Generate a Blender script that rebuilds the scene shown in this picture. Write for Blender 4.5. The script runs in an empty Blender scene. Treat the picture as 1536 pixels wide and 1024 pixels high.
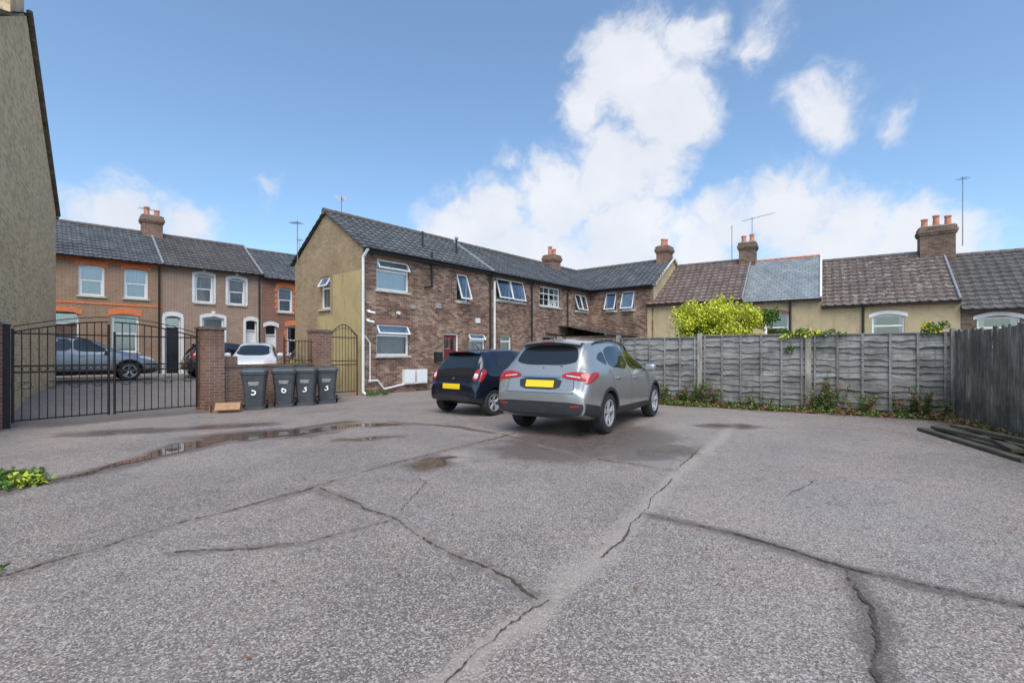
import bpy, bmesh, math, random
import numpy as np
from mathutils import Vector, Matrix
from mathutils.bvhtree import BVHTree
random.seed(7); rng=np.random.default_rng(7)
S=bpy.context.scene
S.view_settings.view_transform='Standard'; S.view_settings.look='None'; S.view_settings.exposure=0
COL=S.collection
# ------------------------------------------------------------------ camera
cam=bpy.data.cameras.new("camera"); camo=bpy.data.objects.new("camera",cam); COL.objects.link(camo)
cam.sensor_width=36; cam.lens=725/1536*36; cam.shift_y=18/1536; cam.clip_end=2000; cam.clip_start=.05
camo.location=(0,0,1.35); camo.rotation_euler=(math.radians(90),0,0); S.camera=camo
# ------------------------------------------------------------------ node helpers
class M:
    def __init__(s,name,rough=.6,metal=0,spec=.5):
        s.m=bpy.data.materials.new(name); s.m.use_nodes=True; s.t=s.m.node_tree; s.n=s.t.nodes
        s.b=s.n['Principled BSDF']; s.b.inputs['Roughness'].default_value=rough; s.b.inputs['Metallic'].default_value=metal
        s.b.inputs['Specular IOR Level'].default_value=spec
    def node(s,ty,ins=None,**kw):
        n=s.n.new(ty)
        for k,v in kw.items(): setattr(n,k,v)
        if ins:
            for k,v in ins.items(): s.set(n.inputs[k],v)
        return n
    def set(s,inp,v):
        if isinstance(v,bpy.types.NodeSocket): s.t.links.new(v,inp)
        else:
            if inp.type=='RGBA' and len(v)==3: v=(*v,1)
            inp.default_value=v
    def mix(s,f,a,b,mode='MIX'):
        n=s.n.new('ShaderNodeMix'); n.data_type='RGBA'; n.blend_type=mode; n.clamp_factor=True
        s.set(n.inputs[0],f); s.set(n.inputs[6],a); s.set(n.inputs[7],b); return n.outputs[2]
    def math(s,op,a,b=0.,c=0.,clamp=False):
        n=s.n.new('ShaderNodeMath'); n.operation=op; n.use_clamp=clamp
        s.set(n.inputs[0],a); s.set(n.inputs[1],b); s.set(n.inputs[2],c); return n.outputs[0]
    def noise(s,vec,scale,detail=4,rough=.6):
        n=s.node('ShaderNodeTexNoise',{'Scale':scale,'Detail':min(detail,5),'Roughness':rough})
        if vec is not None: s.set(n.inputs['Vector'],vec)
        return n.outputs[0]
    def ramp(s,f,a,b,lo=0.,hi=1.):
        n=s.n.new('ShaderNodeMapRange'); n.interpolation_type='SMOOTHSTEP'
        s.set(n.inputs[0],f); n.inputs[1].default_value=a; n.inputs[2].default_value=b
        n.inputs[3].default_value=lo; n.inputs[4].default_value=hi; return n.outputs[0]
    def pos(s): return s.node('ShaderNodeNewGeometry').outputs['Position']
    def island(s): return s.node('ShaderNodeNewGeometry').outputs['Random Per Island']
    def uv(s): return s.node('ShaderNodeTexCoord').outputs['UV']
    def col(s,c): s.set(s.b.inputs['Base Color'],c)
    def rough(s,c): s.set(s.b.inputs['Roughness'],c)
    def bump(s,h,dist=.01,st=1.):
        n=s.node('ShaderNodeBump',{'Strength':st,'Distance':dist,'Height':h}); s.set(s.b.inputs['Normal'],n.outputs[0])

def plain(name,c,rough=.6,metal=0,spec=.5,var=.25,sc=6,bump=0):
    k=M(name,rough,metal,spec); p=k.pos(); n=k.noise(p,sc,5)
    k.col(k.mix(k.ramp(n,.3,.75),tuple(x*(1-var) for x in c),tuple(min(1,x*(1+var*.6)) for x in c)))
    if bump: k.bump(k.noise(p,sc*8,5),bump)
    return k.m
def brick(name,c1,c2,mortar,patch,patchamt=.5,dark=.5,bias=0.):
    k=M(name,.9,0,.2); uv=k.uv(); p=k.pos()
    b=k.node('ShaderNodeTexBrick',{'Vector':uv,'Color1':c1,'Color2':c2,'Mortar':mortar,'Scale':1.,'Mortar Size':.008,'Mortar Smooth':.3,'Bias':bias,'Brick Width':.225,'Row Height':.075})
    b2=k.node('ShaderNodeTexBrick',{'Vector':uv,'Color1':(0,0,0),'Color2':(1,1,1),'Mortar':(0,0,0),'Scale':1.,'Mortar Size':.004,'Bias':-.25,'Brick Width':.225,'Row Height':.075})
    b2.offset_frequency=2
    n1=k.noise(p,1.1,6,.65); n2=k.noise(p,4.5,5,.7); n3=k.noise(p,40,3)
    c=k.mix(k.math('MULTIPLY',b2.outputs[0],k.ramp(n2,.35,.65,0,patchamt)),b.outputs[0],patch)
    c=k.mix(k.ramp(n1,.42,.68,0,dark),c,tuple(x*.4 for x in c1))
    mp=k.node('ShaderNodeMapping',{'Vector':p,'Scale':(3,3,.35)}); c=k.mix(k.ramp(k.noise(mp.outputs[0],1.3,5,.7),.52,.7,0,dark*.6),c,(.05,.04,.035))
    c=k.mix(k.ramp(k.noise(p,.6,5,.75),.55,.72,0,.3),c,tuple(min(.6,x*1.4) for x in mortar))
    c=k.mix(k.ramp(n3,.3,.8,0,.35),c,(.8,.75,.7),'MULTIPLY')
    k.col(c); k.bump(k.math('SUBTRACT',k.math('MULTIPLY',n3,.5),b.outputs['Fac']),.012); return k.m
def tiles(name,c1,c2,moss=None,w=.3,h=.3,rough=.75,mossamt=.5):
    k=M(name,rough,0,.4); uv=k.uv(); p=k.pos()
    b=k.node('ShaderNodeTexBrick',{'Vector':uv,'Color1':c1,'Color2':c2,'Mortar':tuple(x*.3 for x in c1),'Scale':1.,'Mortar Size':.008,'Mortar Smooth':.1,'Brick Width':w,'Row Height':h})
    b.offset=0.0 if w==h else .5
    c=b.outputs[0]; n=k.noise(p,1.5,7,.7); n2=k.noise(p,14,5,.7)
    c=k.mix(k.ramp(n,.35,.7,0,.6),c,tuple(x*.5 for x in c1))
    c=k.mix(k.ramp(n2,.55,.72,0,.4),c,tuple(min(.5,x*2.2) for x in c2))
    if moss: c=k.mix(k.ramp(k.noise(p,5,8,.75),.54,.66,0,mossamt),c,moss)
    k.col(c); k.bump(n2,.008); return k.m

m_brick_main=brick('main_brick',(.15,.07,.055),(.35,.195,.135),(.40,.34,.28),(.58,.43,.28),.95,.5)
m_brick_gab=brick('gable_brick',(.38,.26,.145),(.54,.40,.23),(.48,.41,.32),(.24,.14,.10),.6,.3)
m_brick_yel=brick('yellow_brick',(.80,.60,.34),(.62,.43,.24),(.80,.70,.52),(.36,.22,.14),.7,.15)
m_brick_terr=brick('terrace_brick',(.42,.25,.15),(.31,.17,.105),(.5,.43,.36),(.50,.36,.23),.5,.2)
m_brick_red=brick('red_brick',(.33,.14,.10),(.26,.10,.07),(.42,.36,.3),(.40,.2,.14),.5,.2)
m_brick_pink=brick('pink_brick',(.43,.28,.195),(.34,.20,.14),(.52,.45,.38),(.52,.40,.29),.5,.2)
m_brick_dark=brick('sooty_brick',(.13,.085,.06),(.24,.16,.115),(.28,.24,.19),(.34,.23,.16),.6,.35)
m_brick_wall=brick('garden_brick',(.24,.115,.085),(.36,.20,.14),(.40,.35,.29),(.13,.08,.06),.7,.4)
m_orange=plain('orange_lintel',(.78,.22,.08),.8,var=.2,sc=14)
def render_mat(name,c,st):
    k=M(name,.95,0,.2); p=k.pos(); n=k.noise(p,1.3,7,.7); f=k.noise(p,60,3,.7)
    c2=k.mix(k.ramp(n,.35,.7),c,st); c2=k.mix(k.ramp(f,.35,.7,0,.6),c2,tuple(x*.5 for x in c)); 
    st2=k.node('ShaderNodeMapping',{'Vector':p,'Scale':(6,6,.5)}); s=k.noise(st2.outputs[0],1.2,5,.7)
    c2=k.mix(k.ramp(s,.50,.72,0,.5),c2,tuple(x*.45 for x in c))
    c2=k.mix(k.ramp(k.noise(p,2.6,5,.8),.56,.66,0,.35),c2,(.30,.27,.22))
    k.col(c2); k.bump(f,.03); return k.m
m_render=render_mat('pebbledash',(.72,.56,.28),(.58,.45,.25))
m_render2=render_mat('ochre_render',(.68,.53,.31),(.54,.43,.27))
m_tile=tiles('grey_concrete_tile',(.085,.09,.097),(.14,.145,.15))
m_tile_br=tiles('brown_concrete_tile',(.15,.10,.085),(.21,.15,.13),(.26,.26,.17),mossamt=.6)
m_tile_br2=tiles('lichen_tile',(.13,.095,.085),(.19,.14,.12),(.36,.35,.26),mossamt=.9)
m_tile_dk=tiles('dark_tile',(.09,.08,.075),(.13,.115,.11),(.2,.2,.14),mossamt=.35)
m_slate=tiles('slate',(.23,.25,.26),(.31,.33,.33),(.2,.22,.22),w=.25,h=.2,rough=.55,mossamt=.45)
m_ridge=plain('ridge_tile',(.13,.11,.10),.8,sc=5)
m_white=plain('white_upvc',(.82,.82,.81),.35,var=.04)
m_whitep=plain('white_paint',(.78,.77,.74),.6,var=.1,sc=3)
m_black=plain('black_plastic',(.02,.02,.022),.45,var=.2)
m_iron=plain('black_iron',(.03,.022,.02),.5,metal=.3,var=.5,sc=30)
m_lead=plain('lead',(.25,.26,.27),.5,var=.2)
m_stone=plain('stone_coping',(.40,.37,.33),.9,var=.3,sc=12,bump=.01)
m_sill=plain('sill_stone',(.58,.54,.46),.85,var=.2)
m_terra=plain('terracotta',(.60,.24,.15),.8,var=.35,sc=8)
m_mort=plain('mortar',(.35,.33,.3),.9)
m_alu=plain('aerial_metal',(.35,.36,.37),.4,metal=.7)
m_dark=plain('dark_interior',(.05,.05,.052),.9)
m_curt=plain('net_curtain',(.86,.86,.84),.9,var=.08,sc=3)
m_reddoor=plain('red_door',(.20,.02,.025),.35,var=.1)
m_blackdoor=plain('black_door',(.015,.017,.025),.35)
# glass
k=M('window_glass',.03); k.t.nodes.remove(k.b)
out=k.n['Material Output']; g=k.node('ShaderNodeBsdfGlossy',{'Roughness':.03,'Color':(.9,.95,1)}); tr=k.node('ShaderNodeBsdfTransparent',{'Color':(.93,.95,.95)})
fr=k.node('ShaderNodeFresnel',{'IOR':1.6}); ms=k.node('ShaderNodeMixShader'); k.set(ms.inputs[0],k.math('ADD',k.math('MULTIPLY',fr.outputs[0],1.3),.15,clamp=True)); k.set(ms.inputs[1],tr.outputs[0]); k.set(ms.inputs[2],g.outputs[0]); k.set(out.inputs[0],ms.outputs[0]); m_glass=k.m
# wood
def wood(name,c1,c2,c3,vert=False,rough=.85):
    k=M(name,rough,0,.2); p=k.pos(); r=k.island()
    sc=(12,12,1.0) if vert else (1.0,1.0,30)
    mp=k.node('ShaderNodeMapping',{'Vector':p,'Scale':sc}); g=k.noise(mp.outputs[0],2.2,7,.75)
    c=k.mix(r,c1,c2); c=k.mix(k.ramp(g,.38,.66),c,c3); c=k.mix(k.ramp(k.noise(p,1.7,6,.7),.42,.68,0,.75),c,tuple(x*.4 for x in c1))
    m2=k.node('ShaderNodeMapping',{'Vector':p,'Scale':(7,7,.8)}); c=k.mix(k.ramp(k.noise(m2.outputs[0],1.6,5,.75),.52,.7,0,.6),c,(.06,.055,.045))
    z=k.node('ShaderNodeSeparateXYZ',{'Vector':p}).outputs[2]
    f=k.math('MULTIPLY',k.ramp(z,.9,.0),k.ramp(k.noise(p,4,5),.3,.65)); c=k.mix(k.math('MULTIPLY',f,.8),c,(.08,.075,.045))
    k.col(c); k.bump(g,.006); return k.m
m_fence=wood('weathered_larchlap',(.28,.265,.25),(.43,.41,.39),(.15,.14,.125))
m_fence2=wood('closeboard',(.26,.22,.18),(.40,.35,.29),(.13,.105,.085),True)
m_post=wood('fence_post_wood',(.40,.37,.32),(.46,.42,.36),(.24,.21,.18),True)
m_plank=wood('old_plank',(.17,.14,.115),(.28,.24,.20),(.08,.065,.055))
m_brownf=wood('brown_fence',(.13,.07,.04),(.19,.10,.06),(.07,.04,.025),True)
def leafm(name,a,b,c):
    k=M(name,.55,0,.3); r=k.island(); cc=k.mix(k.ramp(r,0,.6),a,b); cc=k.mix(k.ramp(r,.75,1),cc,c); k.col(cc); return k.m
m_leaf_y=leafm('golden_leaf',(.66,.66,.05),(.42,.46,.04),(.85,.80,.12))
m_leaf_g=leafm('green_leaf',(.10,.19,.035),(.06,.12,.02),(.22,.32,.06))
m_leaf_d=leafm('dead_leaf',(.16,.10,.05),(.26,.11,.06),(.08,.12,.03))
m_twig=plain('twig',(.10,.07,.05),.9)

# ------------------------------------------------------------------ mesh helpers
def setup(o,parent=None):
    COL.objects.link(o)
    if parent: o.parent=parent
    return o
def empty(name,loc=(0,0,0),ang=0):
    o=bpy.data.objects.new(name,None); o.location=loc; o.rotation_euler=(0,0,ang); o.empty_display_size=.2; COL.objects.link(o); return o
def auto_uv(me):
    uvl=me.uv_layers.new(name='UVMap'); Z=Vector((0,0,1)); vs=me.vertices
    for p in me.polygons:
        n=p.normal
        t=Z.cross(n)
        if t.length<.02: t=Vector((1,0,0)); b=Vector((0,1,0))
        else: t.normalize(); b=n.cross(t)
        for li in p.loop_indices:
            c=vs[me.loops[li].vertex_index].co; uvl.data[li].uv=(c.dot(t),c.dot(b))
class MB:
    def __init__(s): s.v=[]; s.f=[]; s.m=[]; s.mats=[]
    def mi(s,mat):
        if mat not in s.mats: s.mats.append(mat)
        return s.mats.index(mat)
    def add(s,vs,fs,mat):
        o=len(s.v); s.v+= [tuple(v) for v in vs]; i=s.mi(mat)
        for f in fs: s.f.append([x+o for x in f]); s.m.append(i)
    def box(s,x0,x1,y0,y1,z0,z1,mat,T=None):
        vs=[(x0,y0,z0),(x1,y0,z0),(x1,y1,z0),(x0,y1,z0),(x0,y0,z1),(x1,y0,z1),(x1,y1,z1),(x0,y1,z1)]
        if T is not None: vs=[tuple(T@Vector(v)) for v in vs]
        s.add(vs,[(0,3,2,1),(4,5,6,7),(0,1,5,4),(1,2,6,5),(2,3,7,6),(3,0,4,7)],mat)
    def quad(s,a,b,c,d,mat): s.add([a,b,c,d],[(0,1,2,3)],mat)
    def tube(s,p0,p1,r0,mat,r1=None,n=10,cap=True):
        p0=Vector(p0);p1=Vector(p1); r1=r0 if r1 is None else r1; d=(p1-p0).normalized()
        u=d.orthogonal().normalized(); w=d.cross(u); vs=[]
        for p,r in((p0,r0),(p1,r1)):
            for i in range(n):
                a=2*math.pi*i/n; vs.append(p+u*math.cos(a)*r+w*math.sin(a)*r)
        fs=[(i,(i+1)%n,n+(i+1)%n,n+i) for i in range(n)]
        if cap: fs+=[tuple(range(n))[::-1],tuple(range(n,2*n))]
        s.add(vs,fs,mat)
    def path(s,pts,r,mat,n=6):
        for a,b in zip(pts[:-1],pts[1:]): s.tube(a,b,r,mat,n=n)
    def obj(s,name,parent=None,smooth=False,bevel=0,uv=True):
        me=bpy.data.meshes.new(name); me.from_pydata(s.v,[],s.f); 
        for m in s.mats: me.materials.append(m)
        me.polygons.foreach_set('material_index',s.m); me.update()
        if uv: auto_uv(me)
        if smooth: 
            me.polygons.foreach_set('use_smooth',[True]*len(me.polygons)); me.set_sharp_from_angle(angle=math.radians(40))
        o=bpy.data.objects.new(name,me); setup(o,parent)
        if bevel:
            b=o.modifiers.new('b','BEVEL'); b.width=bevel; b.segments=2; b.limit_method='ANGLE'
        return o
# local 2-D frames on a parent: (ox,oy,dx,dy) ; inward = rot90(d)
def fT(fr):
    ox,oy,dx,dy=fr; return Matrix(((dx,-dy,0,ox),(dy,dx,0,oy),(0,0,1,0),(0,0,0,1)))
def wall(parent,fr,L,z0,z1,ops,mat,name='wall',rev=.13,x0=0,gable=None,top=None):
    T=fT(fr); mb=MB(); xs=sorted({x0,L}|{o[0] for o in ops}|{o[1] for o in ops}); zs=sorted({z0,z1}|{o[2] for o in ops}|{o[3] for o in ops})
    def P(x,y,z): return tuple(T@Vector((x,y,z)))
    for i in range(len(xs)-1):
        for j in range(len(zs)-1):
            cx=(xs[i]+xs[i+1])/2; cz=(zs[j]+zs[j+1])/2
            if any(o[0]<cx<o[1] and o[2]<cz<o[3] for o in ops): continue
            mb.quad(P(xs[i],0,zs[j]),P(xs[i+1],0,zs[j]),P(xs[i+1],0,zs[j+1]),P(xs[i],0,zs[j+1]),mat)
    for a,b,c,d in [o[:4] for o in ops]:
        mb.quad(P(a,0,c),P(a,0,d),P(a,rev,d),P(a,rev,c),mat); mb.quad(P(b,0,d),P(b,0,c),P(b,rev,c),P(b,rev,d),mat)
        mb.quad(P(a,0,d),P(b,0,d),P(b,rev,d),P(a,rev,d),mat); mb.quad(P(b,0,c),P(a,0,c),P(a,rev,c),P(b,rev,c),mat)
    if gable: # (xapex,zapex)
        mb.add([P(x0,0,z1),P(L,0,z1),P(gable[0],0,gable[1])],[(0,1,2)],mat)
    return mb.obj(name,parent)
def window(parent,fr,x0,x1,z0,z1,style='sash',curt=.6,sill=True,rev=.13,name='window',fw=.06):
    T=fT(fr); mb=MB(); y0=rev-.055; y1=rev+.01
    B=lambda a,b,c,d,e,f,m: mb.box(a,b,c,d,e,f,m,T)
    B(x0,x0+fw,y0,y1,z0,z1,m_white); B(x1-fw,x1,y0,y1,z0,z1,m_white)
    B(x0+fw,x1-fw,y0,y1,z0,z0+fw,m_white); B(x0+fw,x1-fw,y0,y1,z1-fw,z1,m_white)
    gx0,gx1,gz0,gz1=x0+fw,x1-fw,z0+fw,z1-fw; yg=rev-.02
    mids=[];zm=None
    if style=='sash':
        zm=(z0+z1)/2; B(gx0,gx1,y0+.002,y1,zm-.025,zm+.025,m_white)
        B(x0+fw,x0+fw+.035,y0+.012,y1,z0+fw,zm-.026,m_white);B(x1-fw-.035,x1-fw,y0+.012,y1,z0+fw,zm-.026,m_white)
    if style in('top','topopen','two','georgian'):
        zm=z1-(z1-z0)*(.36 if style!='two' else .5)
        if style!='two': B(gx0,gx1,y0+.002,y1,zm-.03,zm+.03,m_white)
    if style in('two','georgian'):
        xm=(x0+x1)/2; B(xm-.03,xm+.03,y0+.003,y1,gz0,gz1,m_white)
    mb.quad(*[tuple(T@Vector(v)) for v in((gx0,yg,gz0),(gx1,yg,gz0),(gx1,yg,gz1),(gx0,yg,gz1))],m_glass)
    # opened top-hung light
    def openl(a,b,zt,zb,ang):
        R=T@Matrix.Translation((0,y0-.012,zt))@Matrix.Rotation(-ang,4,'X')
        h=zt-zb; w=.045
        for q in((a,b,-.02,.02,-w,0),(a,b,-.02,.02,-h,-h+w),(a,a+w,-.02,.02,-h+w,-w),(b-w,b,-.02,.02,-h+w,-w)): mb.box(*q,m_white,R)
        mb.quad(*[tuple(R@Vector(v)) for v in((a+w,0,-h+w),(b-w,0,-h+w),(b-w,0,-w),(a+w,0,-w))],m_glass)
    if style=='topopen': openl(x0+.03,x1-.03,z1-.03,zm,.55)
    if style=='two':
        openl(x0+.03,(x0+x1)/2-.02,z1-.03,z0+.05,.3); openl((x0+x1)/2+.02,x1-.03,z1-.03,z0+.05,.24)
    if style=='open1': openl(x0+.03,x1-.03,z1-.03,z0+.04,.32)
    if style=='georgian':
        for q in(.25,.75): B(x0+(x1-x0)*q-.01,x0+(x1-x0)*q+.01,y0+.01,y1,gz0,gz1,m_white)
        B(gx0,gx1,y0+.014,y1,(gz0+zm)/2-.01,(gz0+zm)/2+.01,m_white)
    # room behind: dark box and curtains
    yb=rev+.5
    for q in(((x0,yb,z0),(x1,yb,z0),(x1,yb,z1),(x0,yb,z1)),((x0,rev,z0),(x0,rev,z1),(x0,yb,z1),(x0,yb,z0)),((x1,rev,z1),(x1,rev,z0),(x1,yb,z0),(x1,yb,z1)),((x0,rev,z1),(x1,rev,z1),(x1,yb,z1),(x0,yb,z1)),((x1,rev,z0),(x0,rev,z0),(x0,yb,z0),(x1,yb,z0))):
        mb.quad(*[tuple(T@Vector(v)) for v in q],m_dark)
    if curt>0:
        n=48; zc=z0+(0 if curt>.3 else (z1-z0)*.4); rows=[zc,z1-.02]; vs=[];fs=[]
        sp=[(x0+.02,x1-.02)] if curt>.8 else [(x0+.02,x0+(x1-x0)*curt*.5),(x1-(x1-x0)*curt*.5,x1-.02)]
        for a,b in sp:
            base=len(vs)
            for i in range(n+1):
                x=a+(b-a)*i/n; y=rev+.05+.014*math.sin(i*1.1)+.01*math.sin(i*.37+x)
                for z in rows: vs.append(tuple(T@Vector((x,y,z))))
            for i in range(n): fs.append((base+2*i,base+2*i+2,base+2*i+3,base+2*i+1))
        mb.add(vs,fs,m_curt)
    if sill: B(x0-.06,x1+.06,-.06,rev-.056,z0-.07,z0-.002,m_sill)
    return mb.obj(name,parent)
def lintel(parent,fr,x0,x1,z,mat,rise=.12,h=.22,name='lintel'):
    T=fT(fr); mb=MB(); n=14; vs=[]; 
    for i in range(n+1):
        u=i/n; x=x0-.1+(x1-x0+.2)*u; c=rise*(1-(2*u-1)**2)
        for y in(-.02,.05):
            vs.append(tuple(T@Vector((x,y,z-rise*.7+c)))); vs.append(tuple(T@Vector((x,y,z-rise*.7+c+h))))
    fs=[]
    for i in range(n):
        a=4*i;b=a+4; fs+=[(a,b,b+1,a+1),(a+2,b+2,b,a),(a+1,b+1,b+3,a+3)]
    fs+=[(0,1,3,2),(4*n,4*n+2,4*n+3,4*n+1)]
    mb.add(vs,fs,mat); return mb.obj(name,parent)
def slope(parent,x0,x1,ye,ze,yr,zr,mat,kind='roll',name='roof_slope',T=None,xr0=None,xr1=None):
    T=T or Matrix.Identity(4); xr0=x0 if xr0 is None else xr0; xr1=x1 if xr1 is None else xr1
    L=x1-x0; dy=yr-ye; dz=zr-ze; sl=math.hypot(dy,dz); sy,sz=dy/sl,dz/sl; ny,nz=-sz*(1 if dy>0 else 1),abs(sy)
    if dy<0: ny=sz
    c=.3 if kind=='roll' else .2; nc=max(1,round(sl/c)); c=sl/nc; nx=int(L/(.05 if kind=='roll' else .125))+1
    xs=np.linspace(0,1,nx+1); vs=[];uvs=[]
    for i in range(nc):
        for e in(0,1):
            v=(i+e)*c; q=v/sl; a=x0+(xr0-x0)*q; b=x1+(xr1-x1)*q
            X=a+(b-a)*xs; ph=(X/.3)%1
            if kind=='roll': h=.035*np.clip(np.sin(np.pi*np.clip((ph-.1)/.45,0,1)),0,1)**1
            else: h=.004*np.sin(X*37+i*5.)
            h=h+(.03 if kind=='roll' else .012)*(1-e)+.02+ .012*np.sin(X*1.3+i*.5)*.6
            for x,hh in zip(X,h): vs.append(tuple(T@Vector((x,ye+sy*v+ny*hh,ze+sz*v+nz*hh)))); uvs.append((x,v+(1e-3 if e==0 else -1e-3)))
    R=nx+1; fs=[]
    for r in range(2*nc-1):
        for i in range(nx): 
            f=(r*R+i,r*R+i+1,(r+1)*R+i+1,(r+1)*R+i); fs.append(f if dy>0 else f[::-1])
    me=bpy.data.meshes.new(name); me.from_pydata(vs,[],fs); me.materials.append(mat)
    ul=me.uv_layers.new(name='UVMap'); li=np.empty(len(me.loops),int); me.loops.foreach_get('vertex_index',li); ul.data.foreach_set('uv',np.array(uvs)[li].ravel())
    o=bpy.data.objects.new(name,me); return setup(o,parent)
def ridge(mb,p0,p1,mat=None,r=.12):
    p0=Vector(p0);p1=Vector(p1); L=(p1-p0).length; n=max(1,round(L/.45)); d=(p1-p0)/n
    for i in range(n): mb.tube(p0+d*i,p0+d*(i+1.0),r,mat or m_ridge,r1=r*.9,n=10)
def chimney(parent,x,y,z0,z1,w,d,n,mat,T=None,name='chimney',poth=.4):
    mb=MB(); mb.box(x-w/2,x+w/2,y-d/2,y+d/2,z0,z1,mat,T)
    for e,a,b in((.05,z1-.32,z1-.24),(.08,z1-.238,z1-.12),(.04,z1-.118,z1+.02)): mb.box(x-w/2-e,x+w/2+e,y-d/2-e,y+d/2+e,a,b,mat,T)
    mb.box(x-w/2+.02,x+w/2-.02,y-d/2+.02,y+d/2-.02,z1+.02,z1+.07,m_mort,T)
    for i in range(n):
        px=x-w/2+w*(i+.5)/n; h=poth*(1+.15*math.sin(i*2.3+x)); P=lambda z:(Vector((px,y,z)) if T is None else T@Vector((px,y,z)))
        mb.tube(P(z1+.07),P(z1+.07+h),.12,m_terra,r1=.10,n=14); mb.tube(P(z1+.07+h-.06),P(z1+.07+h),.125,m_terra,n=14); mb.tube(P(z1+.0702+h),P(z1+.072+h),.075,m_dark,n=14)
    return mb.obj(name,parent)
def aerial(name,parent,base,h,arm=.8,ang=0,n=8):
    mb=MB(); b=Vector(base); t=b+Vector((0,0,h)); mb.tube(b,t,.018,m_alu,n=6); d=Vector((math.cos(ang),math.sin(ang),.05)); e=Vector((-math.sin(ang),math.cos(ang),0))
    c=t-Vector((0,0,.08)); mb.tube(c-d*arm*.3,c+d*arm*.7,.01,m_alu,n=5)
    for i in range(n):
        q=c+d*arm*(-.28+.95*i/n); l=.22-.01*i; mb.tube(q-e*l,q+e*l,.006,m_alu,n=4)
    return mb.obj(name,parent)
def gutter(mb,x0,x1,y,z,mat,T=None,r=.055):
    n=8; vs=[];fs=[]
    for x in(x0,x1):
        for i in range(n+1):
            a=math.pi+math.pi*i/n; v=Vector((x,y+math.cos(a)*r,z+math.sin(a)*r)); vs.append(tuple(T@v) if T is not None else tuple(v))
    fs=[(i,i+1,n+2+i,n+1+i) for i in range(n)]+[tuple(range(n+1)),tuple(range(n+1,2*n+2))]
    mb.add(vs,fs,mat)
def pipe(mb,pts,mat,r=.035,T=None):
    q=[T@Vector(p) if T is not None else Vector(p) for p in pts]; mb.path(q,r,mat,n=8)

# ------------------------------------------------------------------ ground
gp=np.array((-9.14,8.74)); gd=np.array((.518,.855)); gn=np.array((-.855,.518))
def hz(x,y):
    d=(x-gp[0])*gn[0]+(y-gp[1])*gn[1]; t=np.clip(d/4,0,1); return .35*t*t*(3-2*t)
def axis(a,b,step,outs):
    return np.unique(np.concatenate([outs,np.arange(a,b+1e-6,step)]).round(4))
xs=axis(-9,10.5,.05,np.array([-400,-150,-60,-40]+list(np.arange(-30,-9,.5))+list(np.arange(11,30,1.))+[40,80,200,400]))
ys=axis(.6,13.6,.05,np.array([-300,-100,-30,-10,-5,-3,-1,0]+list(np.arange(14,40,.5))+[60,100,200,400,600]))
X,Y=np.meshgrid(xs,ys)
def nz(x,y,s,seed):
    r=np.random.default_rng(seed); o=np.zeros_like(x); 
    for i in range(7):
        a=r.uniform(0,6.28); f=s*r.uniform(.6,1.8); o+=np.sin((x*math.cos(a)+y*math.sin(a))*f+r.uniform(0,6.28)+1.5*np.sin((y*math.cos(a)-x*math.sin(a))*f*.7+r.uniform(0,6.28)))
    return o/7
JX=X+.06*nz(X,Y,6,3); JY=Y+.06*nz(X,Y,6,4)
def pdist(pts):
    D=np.full(X.shape,99.)
    for (a,b),(c,d) in zip(pts[:-1],pts[1:]):
        vx,vy=c-a,d-b; L=vx*vx+vy*vy; t=np.clip(((JX-a)*vx+(JY-b)*vy)/L,0,1); D=np.minimum(D,np.hypot(JX-a-t*vx,JY-b-t*vy))
    return D
jA=[(-3.4,2.7),(-3.09,2.92),(-2.69,3.77),(-2.18,4.55),(-1.46,5.93),(-.19,7.83),(.1,8.3)]
jC=[(4.3,9.3),(4.07,8.9),(2.9,7.0),(1.77,5.29),(.81,3.63),(.19,2.65),(-.157,2.15),(-.6,1.4)]
jB=[(-.97,3.95),(-.5,3.4),(-.01,2.9),(.15,2.65)]
jD=[(1.11,4.08),(1.66,3.63),(2.11,3.04),(2.74,2.59),(3.4,2.2)]
jE=[(2.11,3.04),(1.83,2.45),(1.52,1.98),(1.3,1.5)]
jF=[(-.2,8.16),(.97,6.3),(1.87,5.6)]
jG=[(-2.3,3.29),(-1.46,3.44),(-.97,3.95),(-2.0,4.9)]
jH=[(-5.3,4.6),(-4.9,5.1),(-4.6,6.4),(-4.45,7.5),(-3.8,8.9),(-3.2,9.6)]
jI=[(-2.4,9.6),(-1.0,8.9),(-.3,8.2)]
jJ=[(1.87,5.6),(1.11,4.08)]
sand=np.zeros_like(X)
for p,w,s_ in((jC,.12,1),(jA,.06,.8),(jB,.06,.8),(jF,.05,.8),(jG,.05,.7),(jJ,.05,.8),([(-3.2,2.4),(-2.2,2.7)],.25,.35),([(-1.0,3.0),(-1.5,2.0)],.3,.35)):
    sand=np.maximum(sand,s_*np.clip(1-pdist(p)/(w*(1+.8*nz(X,Y,3,9))+.05),0,1))
damp=np.zeros_like(X)
for p,w in((jD,.10),(jE,.10),(jA,.10),(jB,.07),(jG,.06),(jH,.3),(jF,.08),(jI,.12),([(9.13,10),(1.5,14.9)],1.0),([(9.1,10),(7.6,7.)],.9),([(-8.6,9.2),(-5.2,14.6)],.6)):
    damp=np.maximum(damp,np.clip(1-pdist(p)/(w*(1+.9*nz(X,Y,2.2,19))+.04),0,1))
wet=np.zeros_like(X)
WX=X+.13*nz(X,Y,7,51)+.10*nz(X,Y,2.6,52); WY=Y+.13*nz(X,Y,7,53)+.10*nz(X,Y,2.6,54)
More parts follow.
